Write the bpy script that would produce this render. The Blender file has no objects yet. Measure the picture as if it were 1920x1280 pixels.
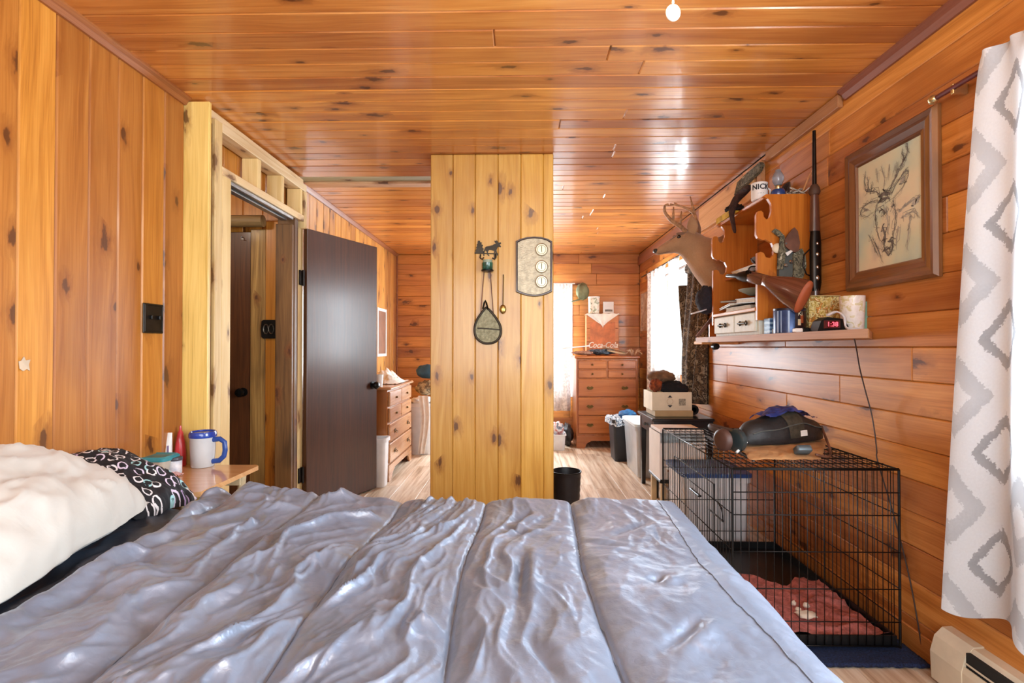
import bpy, math, random
import numpy as np
from mathutils import Vector, Matrix
random.seed(7)
S = bpy.context.scene
COL = S.collection
PI = math.pi
# ------------------------------------------------------------------ camera
CAMZ = 1.09
YAW, PITCH, FPX = 0.01736, 0.010786, 980.0
cd = bpy.data.cameras.new('camera'); cam = bpy.data.objects.new('camera', cd); COL.objects.link(cam)
cd.sensor_width = 36; cd.lens = FPX / 1920 * 36; cd.clip_start = 0.05; cd.clip_end = 60
cam.location = (0, 0, CAMZ); cam.rotation_euler = (PI / 2 + PITCH, 0, YAW)
S.camera = cam
# ------------------------------------------------------------------ light
S.view_settings.view_transform = 'Standard'; S.view_settings.look = 'None'
S.view_settings.gamma = 1.0; S.view_settings.use_curve_mapping = False
S.view_settings.exposure = 0.78
S.cycles.use_denoising = True
S.cycles.max_bounces = 8; S.cycles.diffuse_bounces = 5; S.cycles.glossy_bounces = 3
S.cycles.sample_clamp_indirect = 6.0; S.cycles.caustics_reflective = False; S.cycles.caustics_refractive = False
wd = bpy.data.worlds.new('sky'); S.world = wd; wd.use_nodes = True
wd.node_tree.nodes['Background'].inputs[0].default_value = (0.75, 0.88, 1.0, 1)
wd.node_tree.nodes['Background'].inputs[1].default_value = 1.5
def area(name, loc, rot, sx, sy, power, col):
    d = bpy.data.lights.new(name, 'AREA'); d.shape = 'RECTANGLE'; d.size = sx; d.size_y = sy; d.energy = power; d.color = col
    o = bpy.data.objects.new(name, d); COL.objects.link(o); o.location = loc; o.rotation_euler = rot; return o
DAY = (0.86, 0.93, 1.0)
area('daylight_window_1', (1.50, 0.80, 1.30), (0, PI / 2, 0), 1.2, 1.2, 78, DAY)
area('daylight_window_2', (1.50, 4.85, 1.37), (0, PI / 2, 0), 0.95, 1.0, 78, DAY)
area('daylight_window_3', (0.08, 6.33, 1.2), (-PI / 2, 0, 0), 0.95, 1.2, 92, DAY)
area('daylight_window_4', (-0.1, -1.40, 1.35), (PI / 2, 0, 0), 2.2, 1.3, 46, (0.95, 0.97, 1.0))
def point(name, loc, power, col, r):
    d = bpy.data.lights.new(name, 'POINT'); d.energy = power; d.color = col; d.shadow_soft_size = r
    o = bpy.data.objects.new(name, d); COL.objects.link(o); o.location = loc; return o
point('ceiling_lamp_bulb', (0.13, 0.72, 1.93), 9, (1.0, 0.88, 0.70), 0.06)
point('hall_dim_fill', (-2.1, 2.6, 2.0), 6, (1.0, 0.88, 0.72), 0.06)  # dim fill added inside the closed hall, no fixture belongs to it
# ------------------------------------------------------------------ pixel -> point helpers (measuring only)
def _ray(u, v):
    cy, sy, cp, sp = math.cos(YAW), math.sin(YAW), math.cos(PITCH), math.sin(PITCH)
    fw = Vector((-sy * cp, cy * cp, sp)); r = Vector((cy, sy, 0)); up = r.cross(fw)
    return fw + r * ((u - 960) / FPX) - up * ((v - 640) / FPX)
def ay(u, v, y):
    d = _ray(u, v); t = y / d.y; return Vector((d.x * t, y, CAMZ + d.z * t))
def ax(u, v, x):
    d = _ray(u, v); t = x / d.x; return Vector((x, d.y * t, CAMZ + d.z * t))
def az(u, v, z):
    d = _ray(u, v); t = (z - CAMZ) / d.z; return Vector((d.x * t, d.y * t, z))
# ------------------------------------------------------------------ mesh building
class MB:
    def __init__(s): s.v = []; s.f = []; s.T = None
    def add(s, vs, fs):
        b = len(s.v)
        s.v += [tuple(s.T @ Vector(p)) for p in vs] if s.T is not None else [tuple(p) for p in vs]
        s.f += [[i + b for i in f] for f in fs]; return s
    def box(s, x0, x1, y0, y1, z0, z1, bev=0.0):
        bev = min(bev, .45 * min(x1 - x0, y1 - y0, z1 - z0))
        if bev <= 0:
            v = [(x, y, z) for x in (x0, x1) for y in (y0, y1) for z in (z0, z1)]
            return s.add(v, [[0, 1, 3, 2], [4, 6, 7, 5], [0, 4, 5, 1], [2, 3, 7, 6], [0, 2, 6, 4], [1, 5, 7, 3]])
        L = ((x0, x1), (y0, y1), (z0, z1)); v = []; idx = {}
        for c in [(i, j, k) for i in (0, 1) for j in (0, 1) for k in (0, 1)]:
            for a in range(3):
                p = [L[q][c[q]] + (0 if q == a else (bev if c[q] == 0 else -bev)) for q in range(3)]
                idx[c, a] = len(v); v.append(p)
        f = []
        for a in range(3):
            b, c = (a + 1) % 3, (a + 2) % 3
            for e in (0, 1):
                q = []
                for (m, n) in ((0, 0), (1, 0), (1, 1), (0, 1)):
                    k = [0, 0, 0]; k[a] = e; k[b] = m; k[c] = n; q.append(idx[tuple(k), a])
                f.append(q if e else q[::-1])
        for a in range(3):
            b, c = (a + 1) % 3, (a + 2) % 3
            for m in (0, 1):
                for n in (0, 1):
                    k0 = [0, 0, 0]; k0[b] = m; k0[c] = n; k1 = list(k0); k1[a] = 1; k0 = tuple(k0); k1 = tuple(k1)
                    q = [idx[k0, b], idx[k1, b], idx[k1, c], idx[k0, c]]
                    f.append(q if (m == n) else q[::-1])
        for c in [(i, j, k) for i in (0, 1) for j in (0, 1) for k in (0, 1)]:
            q = [idx[c, 0], idx[c, 1], idx[c, 2]]
            f.append(q if sum(c) % 2 == 1 else q[::-1])
        return s.add(v, f)
    def tube(s, pts, r, n=8, loop=False, flat=1.0):
        P = [Vector(p) for p in pts]; m = len(P); R = r if isinstance(r, (list, tuple)) else [r] * m
        vs = []; ref = None
        for i in range(m):
            a = P[(i - 1) % m] if (loop or i > 0) else P[i]; b = P[(i + 1) % m] if (loop or i < m - 1) else P[i]
            t = (b - a).normalized() if (b - a).length > 1e-9 else Vector((0, 0, 1))
            if ref is None: ref = Vector((0, 0, 1)) if abs(t.z) < .9 else Vector((0, 1, 0))
            nn = (ref - t * ref.dot(t))
            nn = nn.normalized() if nn.length > 1e-6 else t.orthogonal().normalized()
            ref = nn; bb = t.cross(nn)
            for k in range(n):
                an = 2 * PI * k / n; vs.append(P[i] + (nn * math.cos(an) * flat + bb * math.sin(an)) * R[i])
        fs = []
        for i in range(m if loop else m - 1):
            j = (i + 1) % m
            for k in range(n): fs.append([i * n + k, i * n + (k + 1) % n, j * n + (k + 1) % n, j * n + k])
        if not loop: fs += [list(range(n))[::-1], [(m - 1) * n + k for k in range(n)]]
        return s.add(vs, fs)
    def lathe(s, prof, c, axis='z', n=24, sc=(1, 1)):
        vs = []; m = len(prof)
        for (r, h) in prof:
            for k in range(n):
                a = 2 * PI * k / n; p, q = r * math.cos(a) * sc[0], r * math.sin(a) * sc[1]
                vs.append({'z': (c[0] + p, c[1] + q, c[2] + h), 'y': (c[0] + p, c[1] + h, c[2] + q), 'x': (c[0] + h, c[1] + p, c[2] + q)}[axis])
        fs = [[i * n + k, i * n + (k + 1) % n, (i + 1) * n + (k + 1) % n, (i + 1) * n + k] for i in range(m - 1) for k in range(n)]
        if prof[0][0] > 1e-5: fs.append(list(range(n))[::-1])
        if prof[-1][0] > 1e-5: fs.append([(m - 1) * n + k for k in range(n)])
        return s.add(vs, fs)
    def prism(s, poly, fn, depth):
        n = len(poly); a = [Vector(fn(p)) for p in poly]; d = Vector(depth); vs = a + [p + d for p in a]
        return s.add(vs, [list(range(n)), [n + k for k in range(n)][::-1]] + [[k, n + k, n + (k + 1) % n, (k + 1) % n] for k in range(n)])
    def grid(s, fn, nu, nv, closed=False):
        vs = [fn(i, j) for i in range(nu) for j in range(nv)]
        fs = [[i * nv + j, ((i + 1) % nu) * nv + j, ((i + 1) % nu) * nv + j + 1, i * nv + j + 1] for i in range(nu if closed else nu - 1) for j in range(nv - 1)]
        return s.add(vs, fs)
    def ell(s, c, r, n=20, m=12, fn=None):
        vs = []
        for i in range(m + 1):
            t = PI * i / m
            for k in range(n):
                a = 2 * PI * k / n; d = Vector((math.sin(t) * math.cos(a), math.sin(t) * math.sin(a), math.cos(t)))
                g = 1 + (fn(d) if fn else 0); vs.append((c[0] + d.x * r[0] * g, c[1] + d.y * r[1] * g, c[2] + d.z * r[2] * g))
        return s.add(vs, [[i * n + k, (i + 1) * n + k, (i + 1) * n + (k + 1) % n, i * n + (k + 1) % n] for i in range(m) for k in range(n)])
    def loft(s, secs, n=20):
        """secs: (centre, axis_a, axis_b) half axes"""
        vs = []
        for (c, a, b) in secs:
            c, a, b = Vector(c), Vector(a), Vector(b)
            for k in range(n):
                t = 2 * PI * k / n; vs.append(c + a * math.cos(t) + b * math.sin(t))
        m = len(secs)
        return s.add(vs, [[i * n + k, i * n + (k + 1) % n, (i + 1) * n + (k + 1) % n, (i + 1) * n + k] for i in range(m - 1) for k in range(n)] + [list(range(n))[::-1], [(m - 1) * n + k for k in range(n)]])
W = {}
def _mk(name, me, mat, parent, c, smooth):
    for m in (mat if isinstance(mat, (list, tuple)) else [mat]): me.materials.append(m)
    if smooth:
        me.polygons.foreach_set('use_smooth', [True] * len(me.polygons))
        if smooth < 180: me.set_sharp_from_angle(angle=math.radians(smooth))
    o = bpy.data.objects.new(name, me); COL.objects.link(o)
    W[o] = Vector(c)
    if parent is not None: o.parent = parent; o.location = Vector(c) - W[parent]
    else: o.location = c
    return o
def obj(name, mb, mat, parent=None, smooth=0, kind=None):
    A = np.array(mb.v); lo, hi = A.min(0), A.max(0); c = ((lo[0] + hi[0]) / 2, (lo[1] + hi[1]) / 2, (lo[2] + hi[2]) / 2)
    me = bpy.data.meshes.new(name); me.from_pydata((A - np.array(c)).tolist(), [], mb.f)
    import bmesh
    bm = bmesh.new(); bm.from_mesh(me); bmesh.ops.recalc_face_normals(bm, faces=bm.faces); bm.to_mesh(me); bm.free()
    o = _mk(name, me, mat, parent, c, smooth)
    if kind: o['kind'] = kind
    return o
def npgrid(name, P, mat, parent=None):
    """P: (nu,nv,3) array -> smooth sheet"""
    nu, nv = P.shape[:2]; A = P.reshape(-1, 3); c = (A.min(0) + A.max(0)) / 2
    i, j = np.meshgrid(np.arange(nu - 1), np.arange(nv - 1), indexing='ij'); a = (i * nv + j).ravel()
    F = np.stack([a, a + nv, a + nv + 1, a + 1], 1).ravel()
    me = bpy.data.meshes.new(name); me.vertices.add(len(A)); me.vertices.foreach_set('co', (A - c).astype(np.float32).ravel())
    me.loops.add(len(F)); me.loops.foreach_set('vertex_index', F.astype(np.int32)); me.polygons.add(len(F) // 4)
    me.polygons.foreach_set('loop_start', np.arange(0, len(F), 4, dtype=np.int32)); me.update(calc_edges=True); me.validate()
    return _mk(name, me, mat, parent, c, 180)
def tag(o, label, cat, group=None):
    o['label'] = label; o['category'] = cat
    if group: o['group'] = group
    return o
def thing(name, label, cat, loc, group=None):
    o = bpy.data.objects.new(name, None); COL.objects.link(o); o.location = loc; o.empty_display_size = .05; W[o] = Vector(loc)
    return tag(o, label, cat, group)
def struct(name, mb, mat, parent=None, smooth=0):
    o = obj(name, mb, mat, parent, smooth)
    o['kind'] = 'structure'; return o
def solo(name, mb, mat, label, cat, group=None, smooth=40): return tag(obj(name, mb, mat, None, smooth), label, cat, group)
# ------------------------------------------------------------------ noise (numpy)
def pnoise(x, y, seed=0):
    rs = np.random.RandomState(seed); G = rs.rand(256) * 2 * np.pi; p = rs.permutation(256)
    xi = np.floor(x).astype(int); yi = np.floor(y).astype(int); xf = x - xi; yf = y - yi
    def g(ix, iy, dx, dy):
        a = G[p[(p[ix & 255] + iy) & 255]]; return np.cos(a) * dx + np.sin(a) * dy
    u = xf ** 3 * (xf * (xf * 6 - 15) + 10); w = yf ** 3 * (yf * (yf * 6 - 15) + 10)
    a = g(xi, yi, xf, yf); b = g(xi + 1, yi, xf - 1, yf); c = g(xi, yi + 1, xf, yf - 1); d = g(xi + 1, yi + 1, xf - 1, yf - 1)
    return (a + (b - a) * u) + ((c + (d - c) * u) - (a + (b - a) * u)) * w
def fbm(x, y, seed=0, o=4):
    s = 0; a = 1.0
    for k in range(o): s = s + a * pnoise(x * 2 ** k, y * 2 ** k, seed + k); a *= .5
    return s
# ------------------------------------------------------------------ materials
def lin(h):
    h = h.lstrip('#'); return tuple(((int(h[i:i + 2], 16) / 255 + .055) / 1.055) ** 2.4 if int(h[i:i + 2], 16) > 10 else int(h[i:i + 2], 16) / 255 / 12.92 for i in (0, 2, 4)) + (1,)
class NT:
    def __init__(s, name):
        s.m = bpy.data.materials.new(name); s.m.use_nodes = True; s.t = s.m.node_tree; s.b = s.t.nodes['Principled BSDF']; s.out = s.t.nodes['Material Output']
    def n(s, typ, ins=None, **kw):
        nd = s.t.nodes.new('ShaderNode' + typ)
        for k, v in kw.items(): setattr(nd, k, v)
        for k, v in (ins or {}).items(): s.set(nd.inputs[k], v)
        return nd
    def set(s, sock, v):
        if isinstance(v, bpy.types.NodeSocket): s.t.links.new(v, sock)
        else: sock.default_value = v
    def math(s, op, a, b=None, c=None, clamp=False):
        nd = s.n('Math', operation=op, use_clamp=clamp); s.set(nd.inputs[0], a)
        if b is not None: s.set(nd.inputs[1], b)
        if c is not None: s.set(nd.inputs[2], c)
        return nd.outputs[0]
    def mix(s, f, a, b, mode='MIX'):
        nd = s.n('MixRGB', blend_type=mode); s.set(nd.inputs[0], f); s.set(nd.inputs[1], a); s.set(nd.inputs[2], b); return nd.outputs[0]
    def ramp(s, f, stops, interp='LINEAR'):
        nd = s.n('ValToRGB'); cr = nd.color_ramp; cr.interpolation = interp
        while len(cr.elements) < len(stops): cr.elements.new(.5)
        for e, (p, c) in zip(cr.elements, stops): e.position = p; e.color = c
        s.set(nd.inputs[0], f); return nd.outputs[0]
    def step(s, x, lo, hi):
        nd = s.n('MapRange', interpolation_type='SMOOTHSTEP'); s.set(nd.inputs[0], x); nd.inputs[1].default_value = lo; nd.inputs[2].default_value = hi; return nd.outputs[0]
    def bump(s, h, strength=.2, dist=.01):
        nd = s.n('Bump'); nd.inputs['Strength'].default_value = strength; nd.inputs['Distance'].default_value = dist; s.set(nd.inputs['Height'], h); s.set(s.b.inputs['Normal'], nd.outputs[0]); return nd
    def p(s, **kw):
        for k, v in kw.items(): s.set(s.b.inputs[k.replace('_', ' ')], v)
def mat(name, col, rough=.5, metal=0.0, var=.12, scale=9.0, bump=0.0, bscale=None, alpha=None, trans=0.0, emit=None, coat=0.0, sheen=0.0, spec=None, c2=None, lo=.35, hi=.65):
    m = NT(name); c = lin(col); tc = m.n('TexCoord')
    nz = m.n('TexNoise', {'Vector': tc.outputs['Object'], 'Scale': scale, 'Detail': 4.0, 'Roughness': .6})
    a = lin(c2) if c2 else tuple(max(0, x * (1 - var * 1.6)) for x in c[:3]) + (1,); b = c if c2 else tuple(min(1, x * (1 + var)) for x in c[:3]) + (1,)
    m.p(Base_Color=m.ramp(nz.outputs[0], [(lo, a), (hi, b)]), Roughness=rough, Metallic=metal)
    if bump:
        n2 = m.n('TexNoise', {'Vector': tc.outputs['Object'], 'Scale': bscale or scale * 4, 'Detail': 3.0}); m.bump(n2.outputs[0], bump, .01)
    if trans: m.b.inputs['Transmission Weight'].default_value = trans
    if coat: m.b.inputs['Coat Weight'].default_value = coat; m.b.inputs['Coat Roughness'].default_value = .08
    if sheen: m.b.inputs['Sheen Weight'].default_value = sheen
    if spec is not None: m.b.inputs['Specular IOR Level'].default_value = spec
    if alpha is not None: m.b.inputs['Alpha'].default_value = alpha
    if emit: m.b.inputs['Emission Color'].default_value = c; m.b.inputs['Emission Strength'].default_value = emit
    return m.m
def wood(name, axis, light, mid, dark, knot=1.0, rough=.34, coat=.35, crough=.16, gs=1.0, blotch=.35, var=.5, ku=3.8, kw=8.0, knotcol='#4a240e', spec=.5):
    """pine board: grain runs along `axis` of the object; every board gets its own offset and tone"""
    m = NT(name); tc = m.n('TexCoord'); oi = m.n('ObjectInfo'); sp = m.n('SeparateXYZ', {0: tc.outputs['Object']})
    o = {'x': 0, 'y': 1, 'z': 2}[axis]; u = sp.outputs[o]; q = [sp.outputs[k] for k in range(3) if k != o]
    r = oi.outputs['Random']
    w = m.math('ADD', q[0], q[1]); u = m.math('ADD', u, m.math('MULTIPLY', r, 41.3)); w = m.math('ADD', w, m.math('MULTIPLY', r, 97.7))
    def V(su, sw, warp=None):
        a = m.math('MULTIPLY', u, su); b = m.math('MULTIPLY', w, sw)
        if warp is not None: b = m.math('ADD', b, warp)
        return m.n('CombineXYZ', {0: a, 1: b}).outputs[0]
    vor = m.n('TexVoronoi', {'Vector': V(ku, kw), 'Scale': 1.0}, voronoi_dimensions='2D', feature='F1')
    vc = m.n('SeparateColor', {0: vor.outputs['Color']}); sel = m.math('GREATER_THAN', vc.outputs[0], .62)
    d = m.math('DIVIDE', vor.outputs['Distance'], m.math('ADD', .45, vc.outputs[1]))
    wob = m.n('TexNoise', {'Vector': V(22, 50), 'Scale': 1.0, 'Detail': 3.0}, noise_dimensions='2D').outputs[0]
    d2 = m.math('ADD', d, m.math('MULTIPLY', m.math('SUBTRACT', wob, .5), .26))
    core = m.math('MULTIPLY', m.math('SUBTRACT', 1.0, m.step(d2, .06, .125)), sel)
    halo = m.math('MULTIPLY', m.math('SUBTRACT', 1.0, m.step(d2, .06, .36)), sel)
    low = m.n('TexNoise', {'Vector': V(.9, 5), 'Scale': 1.0, 'Detail': 2.0}, noise_dimensions='2D').outputs[0]
    warp = m.math('ADD', m.math('MULTIPLY', low, 4.0), m.math('MULTIPLY', halo, .9))
    g1 = m.n('TexNoise', {'Vector': V(1.1 * gs, 34 * gs, warp), 'Scale': 1.0, 'Detail': 5.0, 'Roughness': .6}, noise_dimensions='2D').outputs[0]
    g2 = m.n('TexNoise', {'Vector': V(4 * gs, 210 * gs, warp), 'Scale': 1.0, 'Detail': 2.0}, noise_dimensions='2D').outputs[0]
    g = m.math('ADD', m.math('MULTIPLY', g1, .68), m.math('MULTIPLY', g2, .32))
    c = m.ramp(g, [(.20, lin(dark)), (.46, lin(mid)), (.74, lin(light))])
    bl = m.n('TexNoise', {'Vector': V(1.6, 4), 'Scale': 1.0, 'Detail': 3.0}, noise_dimensions='2D').outputs[0]
    c = m.mix(m.math('MULTIPLY', m.step(bl, .48, .75), blotch), c, lin(dark))
    tone = m.math('MULTIPLY', m.math('SUBTRACT', m.math('FRACT', m.math('MULTIPLY', r, 13.7)), .5), var)
    hsv = m.n('HueSaturation', {'Hue': m.math('ADD', .5, m.math('MULTIPLY', tone, .025)), 'Value': m.math('ADD', 1.0, tone), 'Color': c}); c = hsv.outputs[0]
    if knot:
        c = m.mix(m.math('MULTIPLY', halo, .5 * knot), c, lin('#7a3c12')); c = m.mix(m.math('MULTIPLY', core, .8 * knot), c, lin(knotcol))
    m.p(Base_Color=c, Roughness=rough, Coat_Weight=coat, Coat_Roughness=crough); m.b.inputs['Specular IOR Level'].default_value = spec
    m.bump(g, .12, .004)
    return m.m
# ================================================================== MATERIALS FOR THE ROOM
M = {}
LW = ('#cf8f42', '#b8752e', '#92521a'); CE = ('#d8964f', '#c27836', '#955022'); RW = ('#d8944f', '#c07a38', '#955220'); CO = ('#e4b862', '#d39f44', '#ae742a'); FB = ('#dcb872', '#c9a052', '#a27a34')
M['left'] = wood('pine_left', 'z', *LW, rough=.38, coat=.25)
M['ceil'] = wood('pine_ceiling', 'x', *CE, rough=.33, coat=.5, crough=.13, kw=9)
M['right'] = wood('pine_right', 'y', *RW, rough=.45, coat=.12, crough=.22, spec=.28, blotch=.55, var=.5, ku=3.2, kw=7)
M['far'] = wood('pine_far', 'x', *RW, rough=.4, coat=.3, blotch=.45, ku=3.2, kw=7)
M['column'] = wood('pine_column', 'z', *CO, rough=.4, coat=.3, kw=7.5, ku=4.2)
M['farleft'] = wood('pine_far_left', 'z', '#dca65c', '#c88b42', '#a06226', rough=.4, coat=.3)
M['stud'] = wood('raw_stud', 'z', '#ecd49c', '#dfc184', '#c29b58', rough=.6, coat=0, var=.35, kw=10, knotcol='#6b4520')
M['study'] = wood('raw_plate', 'y', '#f0dcb4', '#e4c898', '#c8a468', rough=.6, coat=0, var=.2, kw=10, knotcol='#6b4520')
M['studyl'] = wood('yellow_board', 'z', '#e2c47a', '#d3b062', '#ab853e', rough=.5, coat=.15, kw=11, ku=3, knotcol='#4e2a0c')
M['dirty'] = wood('dirty_jamb', 'z', '#b58c50', '#8d6634', '#4b3018', rough=.6, coat=.05, blotch=.8)
M['darkjamb'] = wood('dark_jamb', 'z', '#8a6236', '#6a4724', '#352010', rough=.6, coat=.05, blotch=.8)
M['darkdoor'] = wood('dark_door', 'z', '#552e18', '#432413', '#2a150a', rough=.36, coat=.32, crough=.2, knot=0, var=.1, gs=1.6)
M['halldoor'] = wood('hall_door', 'z', '#6a3d1c', '#553016', '#3a1f0d', rough=.5, coat=.1, knot=0, var=.1, gs=1.6)
M['crown'] = wood('crown_trim', 'y', '#b8793f', '#a06030', '#7d431d', rough=.45, coat=.2, knot=.2)
M['crownr'] = wood('crown_trim_reddish', 'y', '#a86a4c', '#93573c', '#704029', rough=.5, coat=.1, knot=.2)
M['raw'] = wood('raw_pine_trim', 'y', '#dcab78', '#cf9860', '#ad743c', rough=.6, coat=0, knot=.6)
M['back'] = mat('wall_backing', '#3a2110', .9)
def floor_mat():
    m = NT('laminate'); tc = m.n('TexCoord'); oi = m.n('ObjectInfo'); sp = m.n('SeparateXYZ', {0: tc.outputs['Object']}); r = oi.outputs['Random']
    u = m.math('ADD', sp.outputs[1], m.math('MULTIPLY', r, 50.0)); w = m.math('ADD', sp.outputs[0], m.math('MULTIPLY', r, 31.0))
    v = m.n('CombineXYZ', {0: m.math('MULTIPLY', u, 1.6), 1: m.math('MULTIPLY', w, 30)}).outputs[0]
    g = m.n('TexNoise', {'Vector': v, 'Scale': 1.0, 'Detail': 5.0, 'Roughness': .65}, noise_dimensions='2D').outputs[0]
    c = m.ramp(g, [(.28, lin('#a08468')), (.43, lin('#cbb296')), (.58, lin('#dfcdb6')), (.75, lin('#ece0d0'))])
    h = m.n('HueSaturation', {'Value': m.math('ADD', .88, m.math('MULTIPLY', r, .24)), 'Color': c})
    m.p(Base_Color=h.outputs[0], Roughness=.4); m.bump(g, .1, .003); return m.m
M['floor'] = floor_mat()
def glass_mat():
    m = NT('window_glass'); t = m.n('BsdfTransparent'); g = m.n('BsdfGlossy', {'Roughness': .02}); fr = m.n('Fresnel', {'IOR': 1.45})
    nz = m.n('TexNoise', {'Scale': 3.0}); t.inputs[0].default_value = (.97, .98, .98, 1); m.set(g.inputs[0], m.ramp(nz.outputs[0], [(0, (.9, .95, 1, 1)), (1, (1, 1, 1, 1))]))
    gm = m.n('NewGeometry'); fo = m.math('MULTIPLY', fr.outputs[0], m.math('SUBTRACT', 1.0, gm.outputs['Backfacing']))
    mx = m.n('MixShader', {0: fo, 1: t.outputs[0], 2: g.outputs[0]}); m.t.links.new(mx.outputs[0], m.out.inputs[0]); return m.m
M['pane'] = glass_mat()
M['white'] = mat('white_paint', '#e9e9e6', .45, var=.04)
# ================================================================== SETTING
XL, XR, YF, ZC, YB = -1.50, 1.41, 6.24, 2.20, -1.30
def cut(a0, a1, holes):
    seg = [(a0, a1)]
    for (h0, h1) in holes:
        out = []
        for (s0, s1) in seg:
            if h1 <= s0 or h0 >= s1: out.append((s0, s1)); continue
            if h0 - s0 > .02: out.append((s0, h0))
            if s1 - h1 > .02: out.append((h1, s1))
        seg = out
    return seg
def split(a0, a1, lo, hi, rnd):
    r = []; a = a0
    while a < a1 - 1e-6:
        b = a + rnd.uniform(lo, hi)
        if a1 - b < lo * .4: b = a1
        r.append((a, min(b, a1))); a = b
    return r
def board(parent, m, x0, x1, y0, y1, z0, z1, name='plank', bev=.0035):
    g = .0006
    o = obj(name, MB().box(x0 + g, x1 - g, y0 + g, y1 - g, z0 + g, z1 - g, bev), m, parent); return o
rnd = random.Random(11)
# floor
floor = struct('floor', MB().box(-2.7, 1.52, YB - .1, YF + .12, -.12, -.014), M['back'])
x = XL - .02; k = 0
while x < XR:
    off = rnd.uniform(0, 1.0); a = 0.3 - off
    segs = split(a, YF, 1.25, 1.35, rnd)
    for (s0, s1) in segs: board(floor, M['floor'], x, min(x + .19, XR + .005), max(s0, .2), s1, -.014, 0, bev=.0012)
    x += .19
for i in range(6): board(floor, M['floor'], -2.66 + i * .19, -2.47 + i * .19, 1.6, 3.4, -.014, 0, bev=.0012)
# ceiling
ceil = struct('ceiling', MB().box(-2.7, 1.52, YB - .1, YF + .12, ZC + .05, ZC + .14), M['back'])
pitch = .1043; y = 1.714 - 10 * pitch; rnd = random.Random(5)
while y < YF - .01:
    y1 = min(y + pitch, YF); z = ZC + rnd.uniform(-.001, .001)
    for (s0, s1) in split(XL, XR, 1.4, 3.4, rnd):
        gap = 3.40 < (y + y1) / 2 < 3.57
        for (c0, c1) in cut(s0, s1, [(-1.5, -.53)] if gap else []):
            board(ceil, M['ceil'], c0, c1, y, y1, z, z + .019, bev=.0045)
    y += pitch
yy = 1.714 + 16 * pitch
M['nailer'] = wood('grey_nailer', 'x', '#c4b48c', '#a89c74', '#7a7454', rough=.7, coat=0)
struct('trim_1', MB().box(-1.495, -.53, 3.384, 3.492, ZC + .006, ZC + .048, .002), M['nailer'])
struct('trim_2', MB().box(-1.495, -.53, 3.50, 3.588, ZC - .006, ZC + .045, .003), wood('rough_ceiling_strip', 'x', '#c9a07c', '#b58662', '#8a5c3c', rough=.7, coat=0))
# hall ceiling
for i in range(9): board(ceil, M['ceil'], -2.66, XL - .02, 2.2 + i * .13, 2.33 + i * .13, ZC, ZC + .019)
# right wall : horizontal boards with two window openings
WIN1 = (0.25, 1.38, .72, 1.86); WIN2 = (4.38, 5.32, .90, 1.80)
def slab_x(x0, x1, y0, y1, z0, z1, holes):
    mb = MB(); ys = sorted({y0, y1} | {h[0] for h in holes} | {h[1] for h in holes})
    for a, b in zip(ys[:-1], ys[1:]):
        hz = [(h[2], h[3]) for h in holes if h[0] <= a + 1e-6 and h[1] >= b - 1e-6]
        for (c, d) in cut(z0, z1, hz): mb.box(x0, x1, a, b, c, d)
    return mb
wr = struct('wall_right', slab_x(1.43, 1.49, YB, YF + .1, -.02, ZC + .06, [WIN1, WIN2]), M['back'])
rows = [0, .115, .25, .372, .494, .612, .728, .845, .967, 1.09, 1.213, 1.337, 1.47, 1.592, 1.70, 1.83, 1.965, 2.085, ZC]
rnd = random.Random(21)
for z0, z1 in zip(rows[:-1], rows[1:]):
    hs = [(h[0], h[1]) for h in (WIN1, WIN2) if z0 < h[3] - .03 and z1 > h[2] + .03]
    for (s0, s1) in split(0.15 - rnd.uniform(0, .8), YF, .9, 2.1, rnd):
        for (a, b) in cut(max(s0, 0.1), s1, hs):
            d = rnd.uniform(-.0012, .0012); board(wr, M['right'], XR + d, XR + .02 + d, a, b, z0, z1)
# far wall with window 3
WIN3 = (-.40, .56, .55, 1.80)
mb = MB()
for (a, b, c, d) in ((-1.6, WIN3[0], -.02, ZC + .06), (WIN3[1], 1.49, -.02, ZC + .06), (WIN3[0], WIN3[1], -.02, WIN3[2]), (WIN3[0], WIN3[1], WIN3[3], ZC + .06)): mb.box(a, b, YF + .02, YF + .08, c, d)
wf = struct('wall_far', mb, M['back']); rnd = random.Random(33)
for z0, z1 in zip(rows[:-1], rows[1:]):
    hs = [(WIN3[0], WIN3[1])] if z0 < WIN3[3] - .03 and z1 > WIN3[2] + .03 else []
    for (s0, s1) in split(XL, XR, .6, 1.5, rnd):
        for (a, b) in cut(s0, s1, hs):
            d = rnd.uniform(-.0012, .0012); board(wf, M['far'], a, b, YF + d, YF + .02 + d, z0, z1)
# back wall (behind the camera) with window 4
wb = struct('wall_back', MB().box(-1.6, -1.25, YB - .07, YB, -.02, ZC + .06).box(1.05, 1.49, YB - .07, YB, -.02, ZC + .06).box(-1.25, 1.05, YB - .07, YB, -.02, .68).box(-1.25, 1.05, YB - .07, YB, 2.03, ZC + .06), M['right'])
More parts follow.
